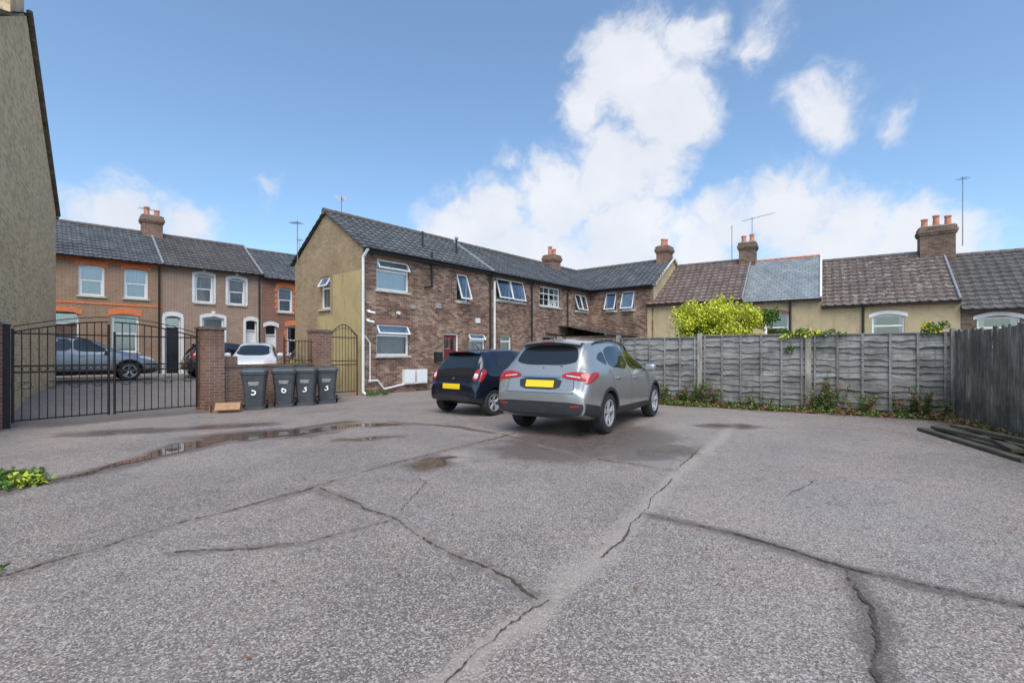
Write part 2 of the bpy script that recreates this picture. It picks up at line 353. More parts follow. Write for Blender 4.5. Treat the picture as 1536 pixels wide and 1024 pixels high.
for (cx,cy,rx,ry,an,st) in((-4.15,8.1,.85,.46,.45,1),(-3.3,8.8,.5,.2,.7,1),(-4.75,7.1,.2,.7,-.1,1),(-1.02,6.0,.22,.33,.0,1),(-.85,6.25,.22,.12,.2,.9),(-4.75,6.2,.1,1.2,-.15,.8),(-2.6,9.2,.6,.2,.2,.9),(2.0,6.6,.5,.3,.6,.4),(4.1,9.0,.45,.25,0,.5),(-5.3,9.0,.7,.25,.4,.5),(1.2,7.6,1.3,.8,.9,.38),(-2.3,7.7,.4,.12,.4,.6),(-6.6,8.4,.7,.3,.3,.5)):
    c,s=math.cos(an),math.sin(an); u=(WX-cx)*c+(WY-cy)*s; v=-(WX-cx)*s+(WY-cy)*c
    q=np.sqrt((u/rx)**2+(v/ry)**2)+.2*nz(X,Y,9,11); wet=np.maximum(wet,st*np.clip((1.2-q)/.4,0,1)); damp=np.maximum(damp,.9*np.clip((1.9-q)/.8,0,1))
sand=np.maximum(sand,.9*np.exp(-((X+.72)**2/.06+(Y-6.35)**2/.12)))
wet=np.maximum(wet,.30*np.clip(1-pdist(jH)/.2,0,1))
tone=.5+.30*nz(X,Y,.7,21)+.25*nz(X,Y,2.3,22)+.2*nz(X,Y,.35,24)
side=((X-.19)*(5.29-2.65)-(Y-2.65)*(1.77-.19)); tone+=np.where(side>0,.10,-.05)
s2=((X+2.69)*(7.83-3.77)-(Y-3.77)*(-.19+2.69)); tone+=np.where(s2>0,.06,-.06)
Zg=hz(X,Y)+.004*nz(X,Y,1.2,31)-.004
nyy,nxx=X.shape; verts=np.stack([X,Y,Zg],-1).reshape(-1,3)
idx=np.arange(nyy*nxx).reshape(nyy,nxx); F=np.stack([idx[:-1,:-1],idx[:-1,1:],idx[1:,1:],idx[1:,:-1]],-1).reshape(-1,4)
me=bpy.data.meshes.new('ground'); me.vertices.add(len(verts)); me.vertices.foreach_set('co',verts.ravel()); me.loops.add(F.size); me.loops.foreach_set('vertex_index',F.ravel().astype(np.int32))
me.polygons.add(len(F)); me.polygons.foreach_set('loop_start',np.arange(0,F.size,4,dtype=np.int32)); me.update(calc_edges=True); me.validate()
me.polygons.foreach_set('use_smooth',[True]*len(F))
for nm,ar in(('sand',sand),('wet',wet),('tone',tone),('damp',damp)):
    a=me.attributes.new(nm,'FLOAT','POINT'); a.data.foreach_set('value',ar.ravel().astype(np.float32))
k=M('worn_asphalt',.6,0,.5); p=k.pos()
A=lambda n:k.node('ShaderNodeAttribute',attribute_name=n).outputs['Fac']
agg=k.node('ShaderNodeTexVoronoi',{'Vector':p,'Scale':120.,'Randomness':1.}); 
aggc=k.node('ShaderNodeSeparateColor',{'Color':agg.outputs['Color']}).outputs[0]
n1=k.noise(p,.8,8,.7); n2=k.noise(p,5,8,.75); n3=k.noise(p,42,5,.8)
t=k.ramp(k.math('ADD',k.math('MULTIPLY',A('tone'),.6),k.math('MULTIPLY',n2,.5)),.25,.9)
c=k.mix(t,(.19,.148,.128),(.35,.295,.262))
c=k.mix(k.ramp(n1,.4,.65,0,.55),c,(.35,.245,.20))
c=k.mix(k.ramp(k.noise(p,2.2,5,.8),.5,.68,0,.5),c,(.15,.115,.10))
c=k.mix(k.ramp(aggc,.55,.98,0,.7),c,(.60,.54,.485))
c=k.mix(k.ramp(aggc,.42,.05,0,.7),c,(.085,.066,.056))
c=k.mix(k.ramp(n3,.55,.72,0,.5),c,(.07,.055,.046))
dm=k.ramp(k.math('ADD',A('damp'),k.math('MULTIPLY',k.math('SUBTRACT',n2,.5),1.1)),.2,.85)
c=k.mix(k.math('MULTIPLY',dm,.62),c,(.105,.07,.055))
sd=k.math('MULTIPLY',k.ramp(k.math('ADD',A('sand'),k.math('MULTIPLY',k.math('SUBTRACT',k.noise(p,9,5,.8),.5),1.8)),.15,.95),.6)
c=k.mix(sd,c,k.mix(n3,(.52,.43,.36),(.37,.295,.25)))
moss=k.ramp(k.noise(p,2.5,8,.8),.62,.74,0,.35); c=k.mix(moss,c,(.13,.12,.08))
w=k.ramp(k.math('ADD',A('wet'),k.math('MULTIPLY',k.math('SUBTRACT',n2,.5),.5)),.3,.6)
c=k.mix(k.math('MULTIPLY',w,.85),c,(.09,.06,.042)); k.col(c)
rg=k.mix(w,k.mix(dm,k.mix(k.ramp(n1,.35,.65),(.40,)*3,(.66,)*3),(.30,)*3),(.02,)*3); k.rough(rg)
h=k.math('MULTIPLY',k.math('ADD',k.math('MULTIPLY',aggc,.6),n3),k.math('SUBTRACT',1,w)); k.bump(h,.008,.9)
me.materials.append(k.m); gro=bpy.data.objects.new('ground',me); setup(gro)
# tar cracks
m_tar=plain('crack_fill',(.075,.06,.05),.75,var=.5,sc=30)
def crack(mb,pts,w,seed=0,gap=.25):
    r=random.Random(seed); P=[]
    for (a,b),(c,d) in zip(pts[:-1],pts[1:]):
        n=max(2,int(math.hypot(c-a,d-b)/.02))
        for i in range(n): P.append((a+(c-a)*i/n,b+(d-b)*i/n))
    P.append(pts[-1]); ox=oy=0; L=[]
    for i,(x,y) in enumerate(P):
        ox=ox*.92+r.gauss(0,.005); oy=oy*.92+r.gauss(0,.005); L.append((x+ox,y+oy,w*max(.0,r.gauss(.5,.4)+.45*math.sin(i*.07+seed)+.25*math.sin(i*.27+seed*2))))
    vs=[];fs=[]
    for i,(x,y,ww) in enumerate(L):
        j=min(i+1,len(L)-1);q=max(i-1,0); dx,dy=L[j][0]-L[q][0],L[j][1]-L[q][1]; l=math.hypot(dx,dy) or 1
        z=float(hz(np.array(x),np.array(y)))+.0045; ww+=.001
        vs+=[(x-dy/l*ww,y+dx/l*ww,z),(x+dy/l*ww,y-dx/l*ww,z)]
    for i in range(len(L)-1): fs.append((2*i,2*i+1,2*i+3,2*i+2))
    mb.add(vs,fs,m_tar)
mb=MB()
for i,(p_,w_) in enumerate(((jA,.008),([(1.72,5.2),(.85,3.63),(.6,3.2)],.005),(jC[5:],.006),(jB,.007),(jD,.011),(jE,.011),(jF,.007),(jG,.006),(jH,.014),(jI,.007),([(-1.46,5.93),(-.9,5.1),(-.97,3.95)],.003),([(2.74,7.0),(1.9,5.6)],.006),([(3.3,5.2),(2.6,4.6)],.003),([(-2.0,7.9),(-3.0,7.4),(-3.6,8.3)],.003))): crack(mb,p_,w_,i)
mb.obj('ground_cracks')

# street: road + pavement parallel to the terrace
tx,ty=.714,.700; TA=math.atan2(ty,tx)
street=empty('street_pavement',(-16.9,20.2,0),TA)
mb=MB(); mb.box(-8,40,-1.35,0,.2,.45,plain('paving',(.34,.33,.31),.8,sc=3)); mb.box(-8,40,-1.5,-1.353,.2,.455,m_stone); mb.obj('pavement_slab',street)
mb=MB(); mb.quad((-8,-5,.356),(40,-5,.356),(40,-1.5,.356),(-8,-1.5,.356),plain('road_asphalt',(.15,.145,.142),.55,var=.3,sc=4)); o=mb.obj('road'); o.location=(-16.9,20.2,0); o.rotation_euler=(0,0,TA)

# ------------------------------------------------------------------ main house + attached range + wing
ANG=math.atan2(.764,.645)
H=empty('brick_house',(-4.86,15.8,0),ANG)
E=4.82; RZ=6.4; D=4.7; Fm=(0,0,1,0)
ops=[(.5,1.85,3.5,4.55,'topopen',.9),(.5,1.85,1.28,2.35,'topopen',.9),(4.17,4.8,3.4,4.5,'open1',.5),(4.82,5.8,1.35,2.17,'topopen',.9)]
wall(H,Fm,6.09,-.3,E,ops+[(3.5,4.28,0,2.15)],m_brick_main,'facade')
for i,o in enumerate(ops): window(H,Fm,*o[:4],style=o[4],curt=o[5])
mb=MB()
for o in ops: mb.box(o[0]-.12,o[1]+.12,-.012,.03,o[3]+.002,o[3]+.17,m_brick_red)
mb.obj('lintels',H)
mb=MB(); mb.box(3.5,3.56,.06,.14,0,2.15,m_whitep); mb.box(4.22,4.28,.06,.14,0,2.15,m_whitep); mb.box(3.56,4.22,.06,.14,2.07,2.15,m_whitep)
mb.box(3.56,4.22,.1,.15,.02,2.07,m_reddoor)
for i in(0,1):
    for j in range(2): mb.box(3.62+i*.3,3.86+i*.3,.085,.1,.2+j*.6,.7+j*.6,m_reddoor)
    mb.box(3.62+i*.3,3.86+i*.3,.09,.1,1.5,1.95,m_glass)
mb.box(3.4,4.4,-.25,.1,-.1,.02,m_stone); mb.obj('door',H,bevel=.005)
Fg=(0,D,0,-1)
gops=[(1.95,2.6,2.95,4.1)]
wall(H,Fg,D,-.3,E,gops,m_brick_gab,'gable_wall',gable=(D/2,RZ))
window(H,Fg,1.95,2.6,2.95,4.1,'topopen',.9)
mb=MB(); T=fT(Fg); mb.box(2.85,D-.003,-.025,.02,-.2,4.1,m_render,T); mb.box(1.75,2.85,-.024,.02,-.2,2.70,m_render,T); mb.obj('pebbledash',H)
wall(H,(14.2+5,D,-1,0),19.2,-.3,E,[],m_brick_dark,'rear_wall')
slope(H,-.12,6.12,-.22,E-.1,D/2,RZ,m_tile,name='roof'); slope(H,-.12,6.12,D+.22,E-.1,D/2,RZ,m_tile,name='roof_rear')
H2=empty('brick_house',(-4.86,15.8,0),ANG)
ops2=[(6.5,8.4,3.65,4.62,'two',.2),(9.6,11.3,3.65,4.6,'georgian',.3),(12.7,13.85,3.6,4.5,'two',.5),(6.75,7.5,1.4,2.15,'top',.9),(9.8,11.0,1.4,2.2,'top',.5)]
wall(H2,Fm,14.2,-.3,E,ops2+[(12.0,12.8,0,2.1)],m_brick_main,'facade',x0=6.09)
for o in ops2: window(H2,Fm,*o[:4],style=o[4],curt=o[5])
mb=MB(); mb.box(12.0,12.8,.08,.13,0,2.1,m_whitep); mb.obj('door',H2)
slope(H2,6.16,14.2,-.22,E-.12,D/2,RZ-.04,m_tile,name='roof',xr1=16.7); slope(H2,6.16,19.2,D+.22,E-.12,D/2,RZ-.04,m_tile,name='roof_rear')
mb=MB(); ridge(mb,(-.12,D/2,RZ+.03),(6.12,D/2,RZ+.03)); mb.obj('ridge_tiles',H)
mb=MB(); ridge(mb,(6.16,D/2,RZ),(16.7,D/2,RZ)); ridge(mb,(16.7,D/2,RZ+.05),(16.7,-3.67,RZ+.05)); mb.obj('ridge_tiles',H2)
mb=MB(); mb.tube(Vector((6.14,-.22,E-.02)),Vector((6.14,D/2,RZ+.07)),.05,m_lead); mb.obj('verge_flashing',H2)
W=empty('brick_house',(-4.86,15.8,0),ANG)
Fw=(14.2,0,0,-1)
wops=[(.95,1.63,3.6,4.6,'open1',.3),(1.9,2.66,3.6,4.6,'open1',.9),(1.1,2.2,1.3,2.2,'top',.5)]
wall(W,Fw,3.67,-.3,E+.02,wops,m_brick_main,'facade'); 
for o in wops: window(W,Fw,*o[:4],style=o[4],curt=o[5])
Fwg=(14.2,-3.67,1,0); wall(W,Fwg,5,-.3,E+.02,[],m_render2,'gable_wall',gable=(2.5,RZ+.05))
wall(W,(19.2,-3.67,0,1),8.4,-.3,E+.02,[],m_brick_dark,'rear_wall')
Tw=Matrix(((0,1,0,14.2),(-1,0,0,0),(0,0,1,0),(0,0,0,1)))
slope(W,0,3.80,-.22,E-.12,2.5,RZ+.02,m_tile,name='roof',T=Tw,xr0=-2.4)
slope(W,-5,3.80,5.22,E-.12,2.5,RZ+.02,m_tile,name='roof_rear',T=Tw)
mb=MB()
for a,b in(((14.2,-3.74,E-.02),(16.7,-3.74,RZ+.08)),((19.2,-3.74,E-.02),(16.7,-3.74,RZ+.08))): mb.tube(a,b,.06,m_sill)
mb.obj('verge',W)
chimney(W,16.7,-3.2,RZ-.4,RZ+.75,.75,.62,2,m_brick_wall)
chimney(H2,13.9,D/2,RZ-.3,RZ+.55,.75,.7,2,m_brick_wall)
mb=MB(); gutter(mb,-.1,6.1,-.27,E-.03,m_black); mb.box(0,6.09,-.20,-.001,E-.16,E-.02,m_black)
pipe(mb,[(-.02,-.3,E-.1),(-.06,-.08,E-.35),(-.06,-.08,.1),(-.06,-.25,.02)],m_whitep,.045)
pipe(mb,[(6.05,-.25,E-.1),(6.05,-.07,E-.35),(6.05,-.07,.05)],m_black,.04)
pipe(mb,[(2.85,-.07,E+.25),(2.85,-.07,3.8)],m_black,.045); pipe(mb,[(2.85,-.07,3.85),(2.5,-.07,3.75)],m_black,.035)
pipe(mb,[(.15,-.08,.45),(.5,-.08,.45),(.75,-.08,.15),(1.6,-.08,.28),(2.4,-.08,.3)],m_whitep,.03)
pipe(mb,[(-.06,-.08,2.0),(.2,-.08,1.7),(.2,-.08,.4)],m_whitep,.02)
mb.obj('gutter_and_pipes',H,smooth=True)
mb=MB(); gutter(mb,6.15,14.1,-.27,E-.05,m_black); mb.box(6.1,14.15,-.20,-.001,E-.18,E-.04,m_black)
pipe(mb,[(8.9,-.25,E-.1),(8.9,-.07,E-.3),(8.9,-.07,.05)],m_black,.04); pipe(mb,[(6.3,-.07,E-.4),(6.3,-.07,.05)],m_whitep,.05)
pipe(mb,[(11.9,-.25,E-.1),(11.9,-.07,E-.3),(11.9,-.07,2.2),(10,-.07,2.35)],m_black,.035)
mb.obj('gutter_and_pipes',H2,smooth=True)
mb=MB(); gutter(mb,0,3.7,-.27,E-.03,m_black,T=Tw); mb.box(0,3.67,-.2,-.001,E-.16,E-.02,m_black,Tw); mb.obj('gutter',W,smooth=True)
mb=MB()
for x in(1.55,2.1): mb.box(x,x+.45,-.17,-.001,.28,.78,m_whitep); mb.box(x+.03,x+.42,-.18,-.17,.31,.75,m_white)
mb.obj('meter_boxes',H,bevel=.012)
mb=MB()
for x,z in((.15,2.75),(.12,2.45)):
    mb.tube((x,0,z),(x,-.12,z),.04,m_white); mb.tube((x-.05,-.12,z-.03),(x+.1,-.3,z-.08),.035,m_white)
mb.tube((1.35,0,2.75),(1.35,-.1,2.75),.06,m_whitep); mb.box(3.0,3.3,-.16,-.001,1.05,1.4,m_black); mb.obj('cctv_cameras',H,smooth=True)
mb=MB(); mb.box(3.05,3.25,-.12,-.002,3.05,3.25,m_stone); mb.box(5.2,5.45,-.05,-.002,2.6,2.8,m_whitep); mb.box(1.9,2.1,-.05,-.002,2.95,3.1,m_stone); mb.obj('air_vents',H)
mb=MB()
for x in(3.2,5.0): mb.tube((x,.9,5.3),(x,.9,6.1),.04,m_black)
mb.tube((5.0,.9,6.1),(5.0,.9,6.2),.08,m_lead); mb.obj('roof_vents',H)
aerial('aerial',H,(.6,D/2,RZ),.75,.6,.9); aerial('aerial',H,(-.1,D-.4,E),1.6,.5,2.)
LT=empty('lean_to_outhouse',(-4.86,15.8,0),ANG)
mb=MB(); mb.box(11.3,14.15,-2.6,-.01,-.1,2.2,m_brick_dark); mb.box(11.1,14.17,-2.75,-2.63,2.2,2.3,m_plank); mb.obj('walls',LT)
slope(LT,11.1,14.15,-2.8,2.22,-.02,2.75,m_tile_dk,kind='flat',name='roof')
mb=MB(); 
for i in range(60): 
    x=6.6+i*.12; mb.box(x,x+.11,-2.4,-2.38+.004*(i%2),0,1.55+.03*math.sin(i*1.7),m_brownf)
mb.box(6.6,13.8,-2.375,-2.33,1.2,1.28,m_brownf); o=mb.obj('yard_fence'); o.location=(-4.86,15.8,0); o.rotation_euler=(0,0,ANG)

# ------------------------------------------------------------------ street terrace
def tp(x): return (x,0,1,0)
TE=5.3; TR=7.15; TD=6
units=[(-5.0,1.9,m_brick_terr,m_tile,0),(1.9,6.0,m_brick_pink,m_tile_dk,0),(6.0,14.,m_brick_red,m_tile,-.12)]
wins=[[(-.92,-.1,3.72,4.97,'sash',.9),(.53,1.36,3.72,4.97,'sash',.9),(.12,1.04,1.4,3.0,'sash',.9),(-3.2,-2.4,3.72,4.97,'sash',.7)],
      [(3.1,3.85,3.72,5.0,'sash',.9),(4.47,5.23,3.72,4.95,'sash',.9),(3.4,4.3,1.4,3.05,'sash',.9)],
      [(6.75,7.5,3.5,4.75,'sash',.9),(8.3,9.1,3.5,4.75,'sash',.6),(7.2,8.1,1.3,2.8,'sash',.6),(10.5,11.3,3.5,4.75,'sash',.6)]]
doors=[[(-1.85,-.9,.45,3.0,m_brick_dark)],[(1.98,2.55,.45,3.0,m_blackdoor),(5.25,5.75,.45,2.95,m_whitep)],[(6.15,6.7,.45,2.75,m_whitep)]]
for ui,(a,b,bm,tm,dz) in enumerate(units):
    U=empty('terraced_house',(-16.9,20.2,0),TA)
    wall(U,tp(0),b,.1,TE+dz,wins[ui]+[d[:4] for d in doors[ui]],bm,'front_wall',x0=a)
    for w in wins[ui]:
        window(U,tp(0),*w[:4],style='sash',curt=w[5],fw=.08)
        lintel(U,tp(0),w[0],w[1],w[3],m_orange if ui!=1 else m_whitep,rise=.1,h=.26 if ui!=1 else .16)
        if ui==1:
            mb=MB(); mb.box(w[0]-.1,w[0]-.003,-.025,.03,w[2],w[3]-.05,m_whitep); mb.box(w[1]+.003,w[1]+.1,-.025,.03,w[2],w[3]-.05,m_whitep); mb.box((w[0]+w[1])/2-.07,(w[0]+w[1])/2+.07,-.06,0,w[3]+.06,w[3]+.3,m_whitep); mb.obj('surround',U)
        elif ui==2:
            mb=MB()
            for j in range(int((w[3]-w[2])/.15)):
                q=.1+.06*(j%2); mb.box(w[0]-q,w[0]-.003,-.008,.02,w[2]+j*.15,w[2]+j*.15+.075+.07*(j%2),m_orange); mb.box(w[1]+.003,w[1]+q,-.008,.02,w[2]+j*.15,w[2]+j*.15+.075+.07*(j%2),m_orange)
            mb.obj('quoins',U)
    for d in doors[ui]:
        mb=MB(); mb.box(d[0],d[1],.16,.2,d[2],d[3]-.45,d[4]); mb.box(d[0]+.05,d[1]-.05,.15,.16,d[3]-.4,d[3]-.05,m_glass); mb.box(d[0],d[1],.2,.22,d[3]-.45,d[3],m_dark)
        for z in(.6,1.35): mb.box(d[0]+.08,d[1]-.08,.145,.16,z,z+.6,d[4])
        mb.box(d[0],d[0]+.05,.1,.16,d[2],d[3],m_whitep); mb.box(d[1]-.05,d[1],.1,.16,d[2],d[3],m_whitep); mb.box(d[0]+.05,d[1]-.05,.1,.16,d[3]-.47,d[3]-.42,m_whitep)
        mb.obj('door',U); lintel(U,tp(0),d[0],d[1],d[3],m_orange if ui==0 else m_whitep,rise=.12,h=.2)
        if ui==1:
            mb=MB(); mb.box(d[0]-.12,d[0]-.003,-.03,.03,.45,d[3],m_whitep); mb.box(d[1]+.003,d[1]+.12,-.03,.03,.45,d[3],m_whitep); mb.obj('surround',U)
    mb=MB(); mb.box(a+.003,b-.003,-.02,.02,TE+dz-.12,TE+dz-.002,m_orange if ui==0 else bm)
    if ui==0: 
        mb.box(a+.003,b-.003,-.018,.02,3.38,3.46,m_orange)
        for i in range(int((b-a)/.16)): mb.box(a+.16*i+.02,a+.16*i+.1,-.06,-.02,TE-.2,TE-.12,m_orange)
    mb.obj('string_course',U)
    slope(U,a,b,-.22,TE+dz-.06,TD/2,TR+dz,tm,name='roof'); slope(U,a,b,TD+.2,TE+dz-.06,TD/2,TR+dz,tm,name='roof_rear')
    mb=MB(); ridge(mb,(a,TD/2,TR+dz+.03),(b,TD/2,TR+dz+.03)); gutter(mb,a,b,-.27,TE+dz-.02,m_black); mb.tube((b-.02,-.22,TE+dz+.02),(b-.02,TD/2,TR+dz+.08),.05,m_lead)
    pipe(mb,[(b-.15,-.25,TE+dz-.05),(b-.15,-.07,TE+dz-.3),(b-.15,-.07,.4)],m_black,.04); mb.obj('ridge_and_gutter',U,smooth=True)
    wall(U,(b,TD,-1,0),b-a,.1,TE+dz,[],m_brick_dark,'rear_wall')
    if ui==0:
        chimney(U,1.9,TD/2,TR-.3,TR+.85,.8,.65,2,m_brick_wall,poth=.35); aerial('aerial',U,(1.6,TD/2,TR+.8),.5,.7,.3)
    if ui==2:
        aerial('aerial',U,(9,TD/2,TR-.2),1.2,.6,1.1); wall(U,(b,0,0,1),TD,.1,TE+dz,[],bm,'end_wall',gable=(TD/2,TR+dz))

# ------------------------------------------------------------------ cottage row on the right
RA=math.atan2(-.542,.841)
segs=[(-.3,4.12,3.85,6.08,m_render2,m_tile_br,'roll'),(4.12,7.13,3.72,5.98,m_render2,m_slate,'flat'),(7.13,11.5,3.38,5.66,m_render2,m_tile_br2,'roll'),(11.5,15.8,3.02,5.42,m_brick_dark,m_tile_dk,'roll'),(15.8,21,2.9,5.3,m_brick_dark,m_tile_dk,'roll')]
rw=[[(1.2,2.2,1.2,2.6,'top',.5)],[(4.98,5.92,1.9,3.1,'sash',.2)],[(8.84,9.87,1.7,2.88,'top',.3)],[(11.95,13.1,1.6,2.68,'top',.4)],[]]
for i,(a,b,ze,zr,wm,tm,kd) in enumerate(segs):
    U=empty('cottage',(7.1,24.3,0),RA)
    wall(U,Fm,b,-.3,ze,rw[i],wm,'wall',x0=a)
    for w in rw[i]: window(U,Fm,*w[:4],style=w[4],curt=w[5]); lintel(U,Fm,w[0],w[1],w[3],m_brick_wall if i in(1,) else m_whitep,rise=.14,h=.14)
    slope(U,a,b,-.2,ze-.08,3,zr,tm,kind=kd,name='roof'); slope(U,a,b,6.2,ze-.08,3,zr,tm,kind=kd,name='roof_rear')
    mb=MB()
    for xx in(a,b): mb.add([(xx,0,-.3),(xx,6,-.3),(xx,6,ze),(xx,3,zr-.03),(xx,0,ze)],[(0,1,2,3,4)],wm)
    mb.obj('party_wall',U)
    mb=MB(); ridge(mb,(a,3,zr+.03),(b,3,zr+.03),m_terra if i==1 else m_ridge,r=.07 if i==1 else .12); gutter(mb,a,b,-.25,ze-.05,m_black); mb.box(a,b,-.18,-.001,ze-.16,ze-.03,m_plank)
    mb.tube((b-.03,-.2,ze),(b-.03,3,zr+.06),.045,m_whitep if i==1 else m_lead)
    px={1:5.98-.0,2:8.55,3:15.5}.get(i)
    if px: pipe(mb,[(px,-.22,ze-.1),(px,-.06,ze-.3),(px,-.06,.1)],m_black,.045)
    mb.obj('ridge_and_gutter',U,smooth=True)
    wall(U,(b,6,-1,0),b-a,-.3,ze,[],m_brick_dark,'rear_wall')
    if i==0: chimney(U,3.95,3.0,zr-.5,zr+.85,.75,.7,2,m_brick_dark); aerial('aerial',U,(3.2,3,zr),1.9,.1,.5,1); aerial('aerial',U,(4.1,3.4,zr),2.3,1.6,-.3,10)
    if i==2: chimney(U,11.25,3.0,zr-.6,zr+1.05,1.15,.75,3,m_brick_dark,poth=.42); aerial('aerial',U,(12.1,3.0,zr+.2),2.9,.5,1.0,4)

# ------------------------------------------------------------------ left brick building
LB=empty('brick_building',(-9.3,8.74,0),math.atan2(.782,-.623))
LL=9.15; LE=5.95
mb=MB(); mb.add([(-.8,0,-.3),(LL,0,-.1),(LL,0,LE),(3.2,0,9.2),(-.8,0,7.0)],[(0,1,2,3,4)],m_brick_yel)
mb.add([(LL,0,-.1),(LL,8,-.1),(LL,8,LE),(LL,0,LE)],[(0,1,2,3)],m_brick_yel)
mb.add([(-.8,0,-.3),(-.8,0,7.0),(-.8,8,7.0),(-.8,8,-.3)],[(0,1,2,3)],m_brick_yel); mb.obj('walls',LB)
Tl2=Matrix(((0,1,0,0),(1,0,0,0),(0,0,1,0),(0,0,0,1)))
slope(LB,-.08,8,LL+.2,LE-.1,3.2,9.25,m_tile_dk,kind='flat',name='roof',T=Tl2); slope(LB,-.08,8,-.95,6.95,3.2,9.25,m_tile_dk,kind='flat',name='roof_front',T=Tl2)
mb=MB(); mb.tube((LL+.15,-.05,LE-.02),(3.2,-.05,9.32),.06,m_plank); gutter(mb,-.05,8,LL+.25,LE-.08,m_black,T=Tl2); mb.obj('verge',LB)
chimney(LB,2.2,.42,7.6,11.6,1.7,.8,3,m_brick_yel)

# yard boundary wall (left) and gate line
mb=MB(); p0=Vector((-9.2,8.6,0)); p1=Vector((-7.6,1.5,0)); L=(p1-p0).length; an=math.atan2(p1.y-p0.y,p1.x-p0.x)
mb.box(0,L,-.11,.11,-.1,1.9,m_brick_wall); mb.box(-.02,L+.02,-.15,.15,1.9,1.97,m_stone); o=mb.obj('boundary_wall'); o.location=p0; o.rotation_euler=(0,0,an)
GA=math.atan2(.855,.518)
def bar(mb,a,b,s=.011,mat=None): mb.tube(a,b,s,mat or m_iron,n=6)
G=empty('iron_gate',(-9.14,8.74,0),GA)
def ztop(t,a,b,z0,h): u=(t-a)/(b-a); return z0+h*math.sin(math.pi*min(1,max(0,u)))
for li,(a,b) in enumerate(((.08,1.5),(1.6,3.2))):
    mb=MB(); bar(mb,(a,0,.08),(a,0,1.8),.022); bar(mb,(b,0,.08),(b,0,1.95),.022)
    for z in(.12,1.0,1.12,1.72): bar(mb,(a,0,z),(b,0,z),.014)
    n=12
    for i in range(1,n):
        t=a+(b-a)*i/n; bar(mb,(t,0,.1),(t,0,ztop(t,.08,3.2,1.74,.26)),.009)
    pts=[(a+(b-a)*i/16,0,ztop(a+(b-a)*i/16,.08,3.2,1.74,.26)) for i in range(17)]; mb.path(pts,.014,m_iron,6)
    pts=[(a+(b-a)*i/16,0,ztop(a+(b-a)*i/16,.08,3.2,1.84,.26)) for i in range(17)]; mb.path(pts,.009,m_iron,6)
    for i in range(n):
        t=a+(b-a)*(i+.5)/n
        for zc,r in((1.06,.05),): mb.path([(t+r*math.cos(q*.7854),0,zc+r*math.sin(q*.7854)) for q in range(9)],.005,m_iron,4)
    for i in range(0,n,3):
        t=a+(b-a)*(i+1.5)/n
        for sg in(-1,1): mb.path([(t+sg*(.02+.10*q/10)*math.cos(q*.6),0,.78+(.02+.09*q/10)*math.sin(q*.6)) for q in range(11)],.006,m_iron,4)
    mb.obj('gate_leaf',G,smooth=True)
mb=MB(); mb.box(-.06,.04,-.05,.05,-.1,1.86,m_iron); mb.box(-.07,.05,-.06,.06,1.86,1.88,m_iron); mb.obj('gate_post',G)
def pier(name,a,b,z):
    e=empty(name,(-9.14,8.74,0),GA); mb=MB(); mb.box(a,b,-.22,.22,-.1,z,m_brick_wall); mb.box(a-.03,b+.03,-.25,.25,z,z+.07,m_brick_dark); mb.obj('pier',e)
pier('brick_pier',3.28,3.72,1.92); pier('brick_pier',6.35,6.85,1.98)
mb=MB(); mb.box(3.72,6.35,-.11,.11,-.1,1.0,m_brick_wall); mb.box(3.72,6.35,-.13,.13,1.0,1.07,m_brick_dark); 
mb.box(3.72,4.1,-.109,.109,1.07,1.28,m_brick_wall)
o=mb.obj('brick_wall'); o.location=(-9.14,8.74,0); o.rotation_euler=(0,0,GA)
mb=MB()
for i in range(9): bar(mb,(5.5+i*.1,0,1.07),(5.5+i*.1,0,1.75),.008)
bar(mb,(5.45,0,1.7),(6.35,0,1.7)); bar(mb,(5.45,0,1.15),(6.35,0,1.15)); bar(mb,(5.45,0,1.07),(5.45,0,1.8),.018); o=mb.obj('iron_railing'); o.location=(-9.14,8.74,0); o.rotation_euler=(0,0,GA)
G2=empty('pedestrian_gate',(-9.14,8.74,0),GA); mb=MB()
a,b=6.95,8.0
for t in(a,b): bar(mb,(t,0,0),(t,0,1.95),.022)
for z in(.15,1.0,1.12,1.85): bar(mb,(a,0,z),(b,0,z),.014)
for i in range(1,9): t=a+(b-a)*i/9; bar(mb,(t,0,.12),(t,0,ztop(t,a,b,1.9,.35)),.009)
mb.path([(a+(b-a)*i/16,0,ztop(a+(b-a)*i/16,a,b,1.9,.35)) for i in range(17)],.014,m_iron,6); mb.path([(a+(b-a)*i/16,0,ztop(a+(b-a)*i/16,a,b,1.9,.25)) for i in range(17)],.009,m_iron,6)
mb.obj('gate_leaf',G2,smooth=True)

